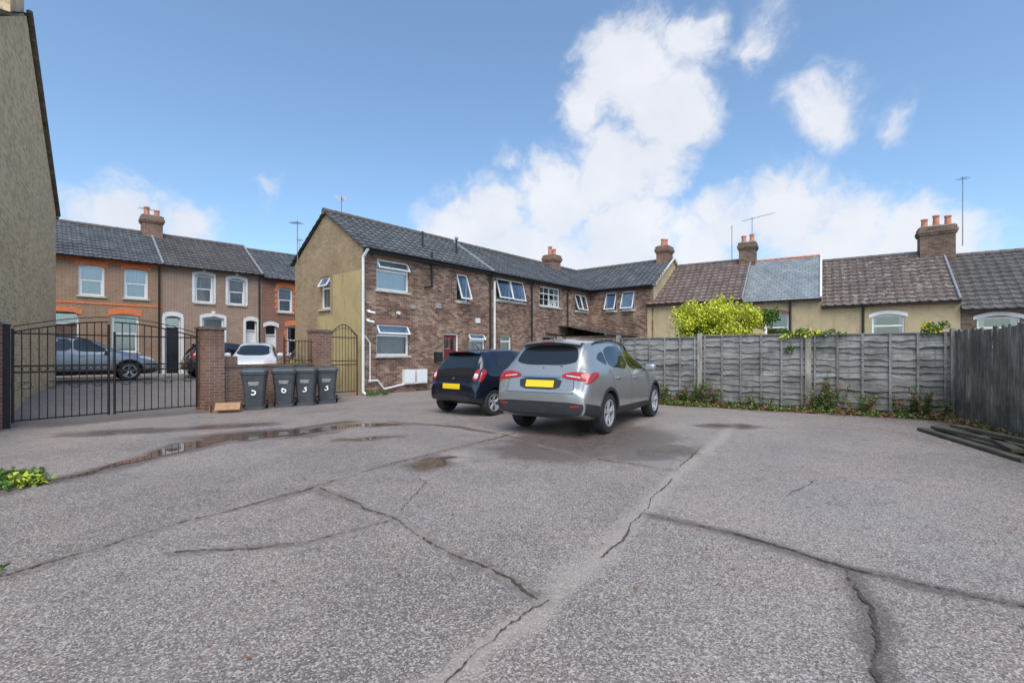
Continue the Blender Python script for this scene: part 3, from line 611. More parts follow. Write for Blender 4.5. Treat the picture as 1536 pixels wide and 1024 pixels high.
# ------------------------------------------------------------------ fences
FA=math.atan2(.542,-.841)
def lap_fence(ox,oy,ang,posts,h=1.80):
    r=random.Random(3); e=empty('timber_fence',(ox,oy,0),ang)
    for a,b in zip(posts[:-1],posts[1:]):
        mb=MB(); nb=12; n=26; dzp=r.uniform(-.04,.04); sk=r.uniform(-.014,.014)
        for j in range(nb):
            z=.12+(h-.14)*j/nb; bh=(h-.14)/nb+.035; vs=[];fs=[]; ph=r.uniform(0,9); off=r.uniform(-.008,.008)
            for i in range(n+1):
                x=a+.06+(b-a-.12)*i/n; wv=.015*math.sin(i*.55+ph)+.012*math.sin(i*1.7+ph*2)+r.uniform(-.004,.004); zz=z+dzp+sk*(x-a)*2; y=.035+off+.010*math.sin(i*.3+ph)
                for (yy,zq) in((y+.0,zz+wv),(y+.014,zz+wv),(y-.028,zz+bh),(y-.018,zz+bh)): vs.append((x,yy,zq))
            for i in range(n):
                q=4*i; fs+=[(q+1,q+3,q+7,q+5),(q,q+4,q+6,q+2),(q,q+1,q+5,q+4),(q+2,q+6,q+7,q+3)]
            fs+=[(0,2,3,1),(4*n,4*n+1,4*n+3,4*n+2)]
            mb.add(vs,fs,m_fence)
        for q in(.03,.21,.40,.60,.79,.97):
            x=a+.06+(b-a-.12)*q; mb.box(x-.022,x+.022,.055,.077,.10+dzp,h-.01+dzp,m_fence)
        mb.box(a+.06,b-.06,-.02,.065,h-.005+dzp,h+.022+dzp,m_fence); mb.box(a+.06,b-.06,.0,.03,0,.13,m_plank)
        mb.obj('panel',e)
    mb=MB()
    for a in posts: mb.box(a-.055,a+.055,-.04,.095,-.1,h+.07,m_post)
    mb.obj('posts',e,bevel=.006)
lap_fence(9.13,10.0,FA,[0,2.56,4.98,7.2,9.1])
sd=Vector((-1.19,-2.5,0)).normalized(); SA=math.atan2(sd.y,sd.x)
r=random.Random(5); mb=MB(); x=0.05
while x<9:
    w=r.uniform(.09,.125); t=r.uniform(-.012,.012); h=1.80+r.uniform(-.03,.03)+.0*x; y=r.uniform(-.008,.008)
    T=Matrix.Translation((x,y,0))@Matrix.Rotation(t,4,'Y'); mb.box(0,w,-.012,.012,.02,h,m_fence2,T); x+=w+r.uniform(.004,.014)
for z in(.35,1.0,1.6): mb.box(0,9,.03,.09,z,z+.07,m_fence2)
for q in(0,2.4,4.8,7.2): mb.box(q-.05,q+.05,.09,.19,-.1,1.85,m_fence2)
o=mb.obj('closeboard_fence'); o.location=(9.13,10.0,0); o.rotation_euler=(0,0,SA)

# ------------------------------------------------------------------ foliage
def leaves(mb,c,rad,n,size,mat,r,shell=.5,flat=1.):
    for _ in range(n):
        while True:
            v=Vector((r.uniform(-1,1),r.uniform(-1,1),r.uniform(-1,1)))
            if shell*.6<v.length<1: break
        p=Vector((c[0]+v.x*rad[0],c[1]+v.y*rad[1],c[2]+v.z*rad[2]))
        if p.z<.01: p.z=.01+r.random()*.04
        s=size*r.uniform(.6,1.4); R=Matrix.Rotation(r.uniform(0,6.28),3,'Z')@Matrix.Rotation(r.gauss(0,.7)*flat,3,'X')@Matrix.Rotation(r.gauss(0,.7),3,'Y')
        q=[R@Vector(a) for a in((0,0,0),(s*.5,s*.3,s*.12),(0,s*1.1,0),(-s*.5,s*.3,s*.12))]
        mb.add([p+a for a in q],[(0,1,2),(0,2,3)],mat)
r=random.Random(11)
BU=empty('golden_shrub',(5.9,14.0,0)); mb=MB()
for i in range(62):
    a=r.uniform(0,6.28); q=r.random()**.5; hh=r.uniform(1.7,2.8)-.3*q; rr=r.uniform(.18,.38)
    leaves(mb,(math.cos(a)*q*1.25,math.sin(a)*q*.8,hh),(rr,rr,rr*.8),250,.055,m_leaf_y,r)
for i in range(44):
    a=r.uniform(0,6.28); q=r.uniform(.1,1); x,y,z=math.cos(a)*q*1.4,math.sin(a)*q*.8,r.uniform(2.45,3.0)-.3*q; leaves(mb,(x,y,z),(.07,.07,.22),30,.05,m_leaf_y,r)
for i in range(10): leaves(mb,(1.3+r.uniform(-.2,.4),r.uniform(-.4,.4),r.uniform(2.2,2.7)),(.2,.2,.2),90,.06,m_leaf_g,r)
leaves(mb,(0,0,1.5),(1.2,.8,.9),2600,.07,m_leaf_g,r,0); mb.obj('leaves',BU,uv=False)
mb=MB()
for i in range(14):
    a=r.uniform(0,6.28); q=r.random(); mb.path([Vector((0,0,0)),Vector((math.cos(a)*q*.5,math.sin(a)*q*.4,1.1)),Vector((math.cos(a)*q*1.1,math.sin(a)*q*.7,2.3))],.022,m_twig,5)
mb.obj('branches',BU)
def fp(s,off=0): return (9.13-.841*s+(-.542)*off, 10+.542*s-.841*off)
mb=MB()
for (s0,s1,z0,z1,n) in((2.3,3.2,1.74,1.92,60),(-.05,.45,1.75,2.0,30),(1.8,2.3,1.78,1.86,10),(2.9,2.95,1.4,1.8,9)):
    for _ in range(n//3):
        s=r.uniform(s0,s1); x,y=fp(s,r.uniform(-.15,.1)); leaves(mb,(x,y,r.uniform(z0,z1)),(.12,.12,.05),36,.05,m_leaf_g if r.random()<.55 else m_leaf_y,r,0)
mb.obj('climbing_ivy',None,uv=False)
mb=MB()
for _ in range(280):
    s=r.uniform(-.1,7.4); x,y=fp(s,r.uniform(.08,.5)); big=r.random()
    leaves(mb,(x,y,.03),(.18,.12,.05+.14*big**3),22,.045,r.choice([m_leaf_g,m_leaf_g,m_leaf_d,m_leaf_d]),r,0)
for s,h in((2.2,.95),(2.05,.7),(.55,.6),(.75,.4),(4.9,.6),(5.3,.4),(1.6,.45),(6.0,.45),(5.1,.7),(2.35,.6),(.3,.45),(3.6,.3),(2.5,.4),(4.7,.4),(5.6,.35)):
    for j in range(6):
        x,y=fp(s+r.uniform(-.18,.18),.16); tip=Vector((x+r.uniform(-.2,.2),y-r.uniform(0,.15),h*r.uniform(.6,1.1))); mb.path([Vector((x,y,0)),tip],.004,m_twig,4)
        for q in range(6):
            t=(q+1)/6; leaves(mb,(x+(tip.x-x)*t,y+(tip.y-y)*t,tip.z*t),(.06,.06,.04),9,.04,r.choice([m_leaf_g,m_leaf_d,m_leaf_g]),r,0)
for _ in range(40):
    q=r.uniform(0,4); x=9.13+sd.x*q-.2; y=10+sd.y*q+r.uniform(-.1,.1); leaves(mb,(x,y,.05),(.2,.2,.08),24,.045,r.choice([m_leaf_d,m_leaf_d,m_leaf_g]),r,0)
mb.obj('weeds',None,uv=False)
mb=MB()
for _ in range(34):
    x=r.uniform(-6.2,-4.95); y=r.uniform(4.6,5.4); 
    leaves(mb,(x,y,.03),(.16,.12,.05),40,.045,m_leaf_g if r.random()<.8 else m_leaf_y,r,0)
for _ in range(6): leaves(mb,(r.uniform(-3.35,-3.1),r.uniform(2.8,3.05),.02),(.06,.06,.03),16,.025,m_leaf_g,r,0)
mb.obj('weeds',None,uv=False)
# scattered fallen leaves and grit on the tarmac
mb=MB()
for _ in range(420):
    x=r.uniform(-6,8); y=r.uniform(1.6,12); s=r.uniform(.008,.022); a=r.uniform(0,6.28); z=float(hz(np.array(x),np.array(y)))+.005
    q=[(x+s*math.cos(a+b)*f,y+s*math.sin(a+b)*f,z+r.uniform(0,.006)) for b,f in((0,1),(1.5,.5),(3.1,1),(4.7,.5))]; mb.add(q,[(0,1,2,3)],m_leaf_d)
mb.obj('fallen_leaves',None,uv=False)
mb=MB()
for t,o_ in((3.9,.3),(4.3,.35),(6.2,.3),(6.6,.4),(8.2,.4),(8.6,.5)):
    x=-9.14+.518*t+.855*o_; y=8.74+.855*t-.518*o_
    for _ in range(6): leaves(mb,(x+r.uniform(-.2,.2),y+r.uniform(-.2,.2),.04),(.15,.12,.07),20,.05,m_leaf_g,r,0)
mb.obj('weeds',None,uv=False)
mb=MB()
for t in(7.0,7.4,7.8):
    x=-9.14+.518*t-.855*1.3; y=8.74+.855*t+.518*1.3; 
    for _ in range(5): leaves(mb,(x+r.uniform(-.3,.3),y+r.uniform(-.3,.3),.6+r.uniform(0,.4)),(.25,.25,.25),110,.05,m_leaf_g,r,0)
mb.obj('hedge_plant',None,uv=False)

for i,(x0,y0,x1,y1,z) in enumerate(((7.2,8.5,6.35,5.95,.0),(7.4,8.4,6.62,5.9,.0),(7.62,8.35,6.9,5.95,.0),(7.82,8.25,7.12,6.05,.0),(7.3,8.35,6.85,5.8,.052),(7.75,8.1,6.6,6.3,.052),(7.5,8.2,7.0,6.0,.104))):
    mb=MB(); L=math.hypot(x1-x0,y1-y0); mb.box(0,L,-.065,.065,.002,.05,m_plank); o=mb.obj('timber_plank',bevel=.004); o.location=(x0,y0,z); o.rotation_euler=(0,0,math.atan2(y1-y0,x1-x0))
m_card=plain('cardboard',(.42,.24,.13),.9,var=.2)
CB=empty('cardboard_box',(-6.75,11.0,0),.4); mb=MB(); mb.box(0,.5,0,.012,0,.22,m_card); mb.box(0,.5,.3,.312,0,.2,m_card); mb.box(0,.012,.012,.3,0,.22,m_card); mb.box(.488,.5,.012,.3,0,.2,m_card); mb.box(.012,.488,.012,.3,.002,.01,m_card)
T=Matrix.Translation((0,0,.22))@Matrix.Rotation(math.radians(50),4,'X'); mb.box(0,.5,-.2,0,0,.006,m_card,T); mb.box(-.12,-.11,.0,.3,0,.2,m_card); mb.obj('carton',CB)

# ------------------------------------------------------------------ wheelie bins
m_bin=plain('bin_plastic',(.075,.08,.085),.45,var=.25,sc=5)
m_lab=plain('bin_print',(.85,.85,.85),.6,var=.05)
def text(parent,s,loc,size,rotx=math.radians(83)):
    c=bpy.data.curves.new('number','FONT'); c.body=s; c.size=size; c.extrude=.001; c.offset=.0015 if size>.1 else .0; c.align_x='CENTER'; c.materials.append(m_lab)
    o=bpy.data.objects.new('number',c); o.location=loc; o.rotation_euler=(rotx,0,0); setup(o,parent)
def bin_(x,y,ang,num,sc=1.):
    e=empty('wheelie_bin',(x,y,0),ang); e.scale=(sc,)*3
    mb=MB(); z0,z1=.08,.90
    def ring(w,f,b,z,c=.04): return [(-w+c,f,z),(w-c,f,z),(w,f+c,z),(w,b-c,z),(w-c,b,z),(-w+c,b,z),(-w,b-c,z),(-w,f+c,z)]
    R=[ring(.20,-.20,.20,z0),ring(.225,-.255,.23,.45),ring(.265,-.30,.27,.84),ring(.285,-.325,.29,.85),ring(.285,-.325,.29,z1)]
    vs=sum(R,[]); fs=[]
    for i in range(len(R)-1):
        for j in range(8): fs.append((8*i+j,8*i+(j+1)%8,8*i+8+(j+1)%8,8*i+8+j))
    fs+=[tuple(range(8))[::-1],tuple(range(8*(len(R)-1),8*len(R)))]; mb.add(vs,fs,m_bin)
    for xx in(-.14,.14): mb.box(xx-.012,xx+.012,-.30,-.24,.70,.84,m_bin)
    o=mb.obj('body',e,bevel=.008)
    mb=MB(); L0=ring(.295,-.345,.30,.905,.05); L1=ring(.28,-.33,.29,.945,.06); L2=ring(.18,-.2,.22,1.0,.06); mb.add(L0+L1+L2,[(j,(j+1)%8,8+(j+1)%8,8+j) for j in range(8)]+[(8+j,8+(j+1)%8,16+(j+1)%8,16+j) for j in range(8)]+[tuple(range(16,24)),tuple(range(8))[::-1]],m_bin); mb.obj('lid',e,bevel=.01)
    mb=MB(); mb.tube((-.24,.34,.92),(.24,.34,.92),.017,m_bin); 
    for xx in(-.2,.2): mb.box(xx-.015,xx+.015,.28,.35,.88,.94,m_bin)
    mb.obj('handle',e,smooth=True)
    mb=MB()
    for xx in(-.27,.22): mb.tube((xx,.2,.1),(xx+.05,.2,.1),.1,m_black,n=20)
    mb.tube((-.27,.2,.1),(.27,.2,.1),.012,m_alu); mb.box(-.2,.2,-.2,-.12,0.0,.08,m_bin); mb.obj('wheels',e,smooth=True)
    text(e,num,(0,-.274,.36),.27); text(e,'BOROUGH\nCOUNCIL',(0,-.293,.64),.045)
bin_(-6.25,11.75,math.radians(22),'5'); bin_(-5.83,12.4,math.radians(20),'6'); bin_(-5.42,12.75,math.radians(14),'3'); bin_(-5.07,13.25,math.radians(18),'3')

# ------------------------------------------------------------------ vehicles
def paint(name,c,metal=.6,rough=.32):
    k=M(name,rough,metal); p=k.pos(); k.col(k.mix(k.noise(p,3,4),tuple(x*.92 for x in c),c)); k.b.inputs['Coat Weight'].default_value=.8; k.b.inputs['Coat Roughness'].default_value=.06; return k.m
m_cglass=plain('car_glass',(.012,.015,.016),.04,spec=.9,var=.1)
m_tyre=plain('tyre',(.03,.03,.03),.85,var=.3,sc=20); m_trim=plain('black_trim',(.03,.03,.032),.6,var=.2,sc=10)
m_alloy=plain('alloy',(.6,.61,.62),.3,metal=.6,var=.05); m_redl=plain('red_lamp',(.42,.02,.02),.12,spec=.8,var=.3,sc=20); m_clr=plain('clear_lamp',(.70,.62,.62),.1,spec=.9,var=.3,sc=20)
m_plate=plain('yellow_plate',(.90,.60,.02),.4,var=.02); m_wplate=plain('white_plate',(.75,.75,.72),.4,var=.02); m_seam=plain('seam',(.01,.01,.01),.8); m_chrome=plain('chrome',(.6,.6,.6),.15,metal=1,var=.02)
def chaikin(P,n=2):
    for _ in range(n):
        Q=[]
        for i in range(len(P)):
            a=np.array(P[i]);b=np.array(P[(i+1)%len(P)]); Q+=[a*.82+b*.18,a*.18+b*.82]
        P=Q
    return P
def scan(P,nr,ncl,sm=2):
    P=chaikin(P,sm) if sm else [np.array(p,float) for p in P]; z=[p[1] for p in P]; z0,z1=min(z)+1e-4,max(z)-1e-4; G=[]
    for i in range(nr+1):
        zz=z0+(z1-z0)*(.5-.5*math.cos(math.pi*i/nr)); xs=[]
        for a,b in zip(P,P[1:]+P[:1]):
            if (a[1]-zz)*(b[1]-zz)<=0 and abs(a[1]-b[1])>1e-9: xs.append(a[0]+(b[0]-a[0])*(zz-a[1])/(b[1]-a[1]))
        if not xs: continue
        lo,hi=min(xs),max(xs); G.append([(lo+(hi-lo)*j/ncl,zz) for j in range(ncl+1)])
    return G
def make_car(name,loc,ang,C,body_m,clad=True,zbase=0.,scale=1.):
    e=empty(name,(loc[0],loc[1],zbase),ang); e.scale=(scale,)*3
    L=C['L']; n=int(L/.025); xs=np.linspace(0,L,n+1)
    def cur(key,sm=5):
        a=C[key]; y=np.interp(xs,[q[0] for q in a],[q[1] for q in a]); kk=np.hanning(sm+2)[1:-1]; kk/=kk.sum(); yp=np.pad(y,sm//2,mode='edge'); return np.convolve(yp,kk,'valid')[:n+1]
    zt=cur('top',7); w=cur('w',5); wr=cur('wr',9); zb=cur('bot',7); bl=cur('belt',9); V=[];ringn=None
    for i,x in enumerate(xs):
        t=zt[i]; be=min(bl[i],t-.10); ww=w[i]; r_=min(wr[i],ww*.9); b=zb[i]; mm=b+(be-b)*.5; lo=b+(be-b)*.2
        cab=min(1,max(0,(t-be-.1)/.3))
        sh=ww*(.955-.01*cab)
        P=[(0,b),(.7*ww,b+.001),(.92*ww,b+(lo-b)*.25),(.985*ww,lo),(ww,mm),(ww*.99,b+(be-b)*.84),(sh,be)]
        tz=t-.085*cab-.03*(1-cab); 
        P+=[(sh+(r_+.02-sh)*.35,be+(tz-be)*.38),(sh+(r_+.02-sh)*.72,be+(tz-be)*.75),(r_,tz),(r_-.07,t-.03*cab-.012*(1-cab)),(r_*.5,t-.006),(0,t)]
        Q=[];m=len(P)
        for j in range(m-1):
            p0=np.array(P[max(j-1,0)]);p1=np.array(P[j]);p2=np.array(P[j+1]);p3=np.array(P[min(j+2,m-1)])
            for q in range(4):
                u=q/4; Q.append(.5*((2*p1)+(-p0+p2)*u+(2*p0-5*p1+4*p2-p3)*u*u+(-p0+3*p1-3*p2+p3)*u**3))
        Q.append(np.array(P[-1])); full=[(q[0],q[1]) for q in Q]+[(-q[0],q[1]) for q in Q[-2:0:-1]]
        ringn=len(full); V+=[(x,q[0],q[1]) for q in full]
    Fc=[]
    for i in range(n):
        for j in range(ringn): a=i*ringn+j;b=i*ringn+(j+1)%ringn; Fc.append((a,a+ringn,b+ringn,b))
    for base,dx,rev in((0,-1,False),(n*ringn,1,True)):
        prev=list(range(base,base+ringn)); cz=sum(V[q][2] for q in prev)/ringn
        for sc_,d in((.965,.018),(.9,.03),(.6,.04)):
            st=len(V)
            for q in range(ringn): v=V[base+q]; V.append((v[0]+dx*d,v[1]*sc_,cz+(v[2]-cz)*sc_))
            for j in range(ringn):
                f=(prev[j],prev[(j+1)%ringn],st+(j+1)%ringn,st+j); Fc.append(f if not rev else f[::-1])
            prev=list(range(st,st+ringn))
        V.append((V[base][0]+dx*.042,0,cz)); c=len(V)-1
        for j in range(ringn):
            f=(prev[j],prev[(j+1)%ringn],c); Fc.append(f if not rev else f[::-1])
    bvh=BVHTree.FromPolygons([Vector(v) for v in V],Fc)
    me=bpy.data.meshes.new('body'); me.from_pydata(V,[],Fc); me.materials.append(body_m); me.materials.append(m_trim); me.update()
    bm=bmesh.new(); bm.from_mesh(me); bmesh.ops.recalc_face_normals(bm,faces=bm.faces)
    if bm.calc_volume(signed=True)<0: bmesh.ops.reverse_faces(bm,faces=bm.faces)
    bm.to_mesh(me); bm.free()
    bo=bpy.data.objects.new('body',me); setup(bo,e)
    wheels=[(C['ra'],C['r']),(C['fa'],C['r'])]; W_=C['hw']
    cut=MB()
    for ax,rr in wheels:
        for sg in(-1,1): cut.tube((ax,sg*(W_-.30),rr),(ax,sg*(W_+.3),rr),rr+C.get('gap',.055),m_trim,n=48)
    co=cut.obj('cut'); co.parent=e
    co.data.materials.clear(); co.data.materials.append(body_m); co.data.materials.append(m_trim); co.data.polygons.foreach_set('material_index',[1]*len(co.data.polygons))
    bm=bmesh.new(); bm.from_mesh(co.data); bmesh.ops.recalc_face_normals(bm,faces=bm.faces); bm.to_mesh(co.data); bm.free()
    md=bo.modifiers.new('b','BOOLEAN'); md.object=co; md.operation='DIFFERENCE'
    for sv_,us in(('EXACT',False),('EXACT',True),('FAST',False)):
        md.solver=sv_
        if sv_=='EXACT': md.use_self=us
        dg=bpy.context.evaluated_depsgraph_get(); dg.update(); nm=bpy.data.meshes.new_from_object(bo.evaluated_get(dg))
        my=max(abs(v.co.y) for v in nm.vertices) if len(nm.vertices) else 9
        if my<W_+.04: break
    bo.modifiers.clear(); bo.data=nm; bpy.data.objects.remove(co)
    nm.polygons.foreach_set('use_smooth',[True]*len(nm.polygons)); nm.set_sharp_from_angle(angle=math.radians(38))
    PB={}
    def patch(key,P,ax,mat,off=.004,nr=10,ncl=16,sides=(1,-1),sm=2):
        mb=PB.setdefault(key,MB()); G=scan(P,nr,ncl,sm)
        for sg in sides:
            vs=[];
            for row in G:
                for a,b in row:
                    if ax=='side': o_=Vector((a,sg*2,b)); d=Vector((0,-sg,0))
                    elif ax=='rear': o_=Vector((-2,a*sg,b)); d=Vector((1,0,0))
                    else: o_=Vector((L+2,a*sg,b)); d=Vector((-1,0,0))
                    h=bvh.ray_cast(o_,d)
                    if h[0] is None or (ax=='side' and h[0].y*sg<.5*W_): h=bvh.find_nearest(Vector((a,sg*W_*.95,b)) if ax=='side' else Vector((.0 if ax=='rear' else L,a*sg,b)))
                    nn=h[1]; 
                    if nn.dot(d)>0: nn=-nn
                    vs.append(h[0]+nn*off)
            c1=ncl+1; fs=[]
            for i in range(len(G)-1):
                for j in range(ncl):
                    f=(i*c1+j,i*c1+j+1,(i+1)*c1+j+1,(i+1)*c1+j); flip=(sg==1) if ax=='side' else ((sg==1)==(ax=='rear')); fs.append(f[::-1] if flip else f)
            mb.add(vs,fs,mat)
    for q in C['patches']: patch(*q[:4],**(q[4] if len(q)>4 else {}))
    for key,mb in PB.items(): mb.obj(key,e,smooth=True,uv=False)
    for ax,rr in wheels:
        for sg in(-1,1):
            mb=MB(); prof=[(.62,-.10),(.66,-.105),(.93,-.105),(.985,-.085),(1.,-.05),(1.,.05),(.985,.085),(.93,.105),(.68,.105),(.64,.09),(.62,.04)]; N=40; vs=[];fs=[]; yc=sg*(W_-.125)
            for q,yy in prof:
                for i in range(N): a=2*math.pi*i/N; vs.append((ax+math.cos(a)*q*rr,yc+sg*yy,rr+math.sin(a)*q*rr))
            for i in range(len(prof)-1):
                for j in range(N): f=(i*N+j,i*N+(j+1)%N,(i+1)*N+(j+1)%N,(i+1)*N+j); fs.append(f if sg<0 else f[::-1])
            mb.add(vs,fs,m_tyre)
            y=lambda q: yc+sg*q
            mb.tube((ax,y(-.02),rr),(ax,y(.015),rr),.64*rr,m_trim,n=36)
            vs=[];fs=[]
            for q,yy in((.66,.07),(.66,.108),(.60,.108),(.585,.02)):
                for i in range(N): a=2*math.pi*i/N; vs.append((ax+math.cos(a)*q*rr,y(yy),rr+math.sin(a)*q*rr))
            for i in range(3):
                for j in range(N): f=(i*N+j,i*N+(j+1)%N,(i+1)*N+(j+1)%N,(i+1)*N+j); fs.append(f if sg<0 else f[::-1])
            mb.add(vs,fs,m_alloy)
            for i in range(5):
                for da in(-.16,.16):
                    a=2*math.pi*i/5+.3; c0=Vector((ax+math.cos(a)*.1*rr,y(.07),rr+math.sin(a)*.1*rr)); c1=Vector((ax+math.cos(a+da)*.62*rr,y(.085),rr+math.sin(a+da)*.62*rr)); mb.tube(c0,c1,.025,m_alloy,r1=.020,n=6)
            mb.tube((ax,y(.03),rr),(ax,y(.09),rr),.16*rr,m_alloy,n=20)
            mb.obj('wheel',e,smooth=True,uv=False)
            if clad:
                mb=MB(); ra=rr+C.get('gap',.055); N2=28; vs=[];fs=[]
                for i in range(N2+1):
                    a=math.radians(-12)+math.radians(204)*i/N2
                    for q,yo in((ra-.004,0),(ra-.004,.012),(ra+.045,.010),(ra+.055,-.01)):
                        px,pz=ax+math.cos(a)*q,rr+math.sin(a)*q
                        h=bvh.ray_cast(Vector((px,sg*2,max(pz,.27))),Vector((0,-sg,0))); yy=h[0].y if h[0] is not None else sg*W_*.95
                        vs.append((px,yy+sg*yo,pz))
                for i in range(N2):
                    for j in range(3): q=4*i+j; f=(q,q+1,q+5,q+4); fs.append(f if sg>0 else f[::-1])
                mb.add(vs,fs,m_trim); mb.obj('arch_trim',e,smooth=True,uv=False)
    mx,mz=C['mir']
    for sg in(-1,1):
        bm=bmesh.new(); bmesh.ops.create_icosphere(bm,subdivisions=3,radius=1); 
        for v in bm.verts:
            v.co=Vector((math.copysign(abs(v.co.x)**.7,v.co.x)*.075+mx,math.copysign(abs(v.co.y)**.6,v.co.y)*.11+sg*(W_+.08),math.copysign(abs(v.co.z)**.6,v.co.z)*.075+mz))
        me2=bpy.data.meshes.new('wing_mirror'); bm.to_mesh(me2); bm.free(); me2.materials.append(body_m); me2.polygons.foreach_set('use_smooth',[True]*len(me2.polygons)); o=bpy.data.objects.new('wing_mirror',me2); setup(o,e)
        mb=MB(); mb.box(mx-.02,mx+.04,min(sg*(W_-.1),sg*(W_+.02)),max(sg*(W_-.1),sg*(W_+.02)),mz-.06,mz-.02,m_trim); mb.obj('mirror_arm',e)
    for hx,hz_ in C['handles']:
        for sg in(-1,1):
            h=bvh.ray_cast(Vector((hx,sg*2,hz_)),Vector((0,-sg,0))); y=h[0].y; mb=MB(); a,b=sorted((y+sg*.002,y+sg*.035)); mb.box(hx-.09,hx+.09,a,b,hz_-.014,hz_+.014,body_m); mb.obj('door_handle',e,bevel=.008)
    if 'extra' in C: C['extra'](e,bvh,body_m)
    return e
def spoiler(x0,x1,z0,hw):
    def f(e,bvh,bm_):
        mb=MB(); n=16; vs=[];fs=[]
        for i in range(n+1):
            u=-1+2*i/n; y=hw*u; cr=.05*u*u; xo=.07*abs(u)**3
            vs+=[(x0+xo,y,z0-cr-.028),(x0+xo,y,z0-cr),(x1,y,z0-cr*.8+.03),(x1,y,z0-cr-.05)]
        for i in range(n):
            q=4*i; fs+=[(q,q+1,q+5,q+4),(q+1,q+2,q+6,q+5),(q+3,q,q+4,q+7)]
        mb.add(vs,fs,bm_); o=mb.obj('spoiler',e,smooth=True,uv=False)
        mb=MB(); mb.tube((x1+.35,0,z0+.05),(x1+.22,0,z0+.17),.012,m_trim,r1=.005); mb.box(x0-.004,x0+.02,-.12,.12,z0-.022,z0-.008,m_redl); mb.obj('roof_aerial',e)
    return f
def suv_extra(e,bvh,bm_):
    spoiler(.33,.62,1.565,.56)(e,bvh,bm_)
    for sg in(-1,1):
        mb=MB(); pts=[]
        for i in range(13):
            x=.75+1.75*i/12; h=bvh.ray_cast(Vector((x,sg*.60,3)),Vector((0,0,-1))); pts.append(Vector((x,sg*.60,h[0].z+(.035 if 0<i<12 else .0)))) 
        mb.path(pts,.014,m_trim,8); mb.obj('roof_rail',e,smooth=True)
    mb=MB(); mb.tube((.24,0.0,1.12),(.19,-.34,1.14),.010,m_trim); mb.tube((.16,0,1.10),(.24,0,1.12),.02,m_trim); mb.obj('rear_wiper',e)
SUV=dict(L=4.36,hw=.90,ra=.86,fa=3.50,r=.345,gap=.05,mir=(2.86,1.07),handles=[(1.28,.93),(2.2,.90)],
 top=[(0,.74),(.03,.80),(.05,.95),(.10,1.05),(.16,1.10),(.30,1.30),(.46,1.50),(.55,1.555),(.9,1.59),(1.6,1.61),(2.15,1.585),(2.45,1.50),(3.2,1.12),(3.35,1.07),(3.8,1.0),(4.15,.88),(4.3,.74),(4.36,.60)],
 w=[(0,.80),(.08,.85),(.3,.89),(.8,.90),(3.6,.90),(4.0,.86),(4.2,.78),(4.36,.62)],
 wr=[(0,.66),(.3,.63),(.6,.60),(1.5,.62),(2.4,.60),(3.2,.68),(3.6,.72),(4.36,.55)],
 bot=[(0,.36),(.2,.28),(.6,.24),(3.8,.24),(4.2,.24),(4.36,.30)],
 belt=[(0,.98),(.3,1.06),(1.0,1.04),(2.9,1.0),(3.3,.96),(4.36,.6)],extra=suv_extra)
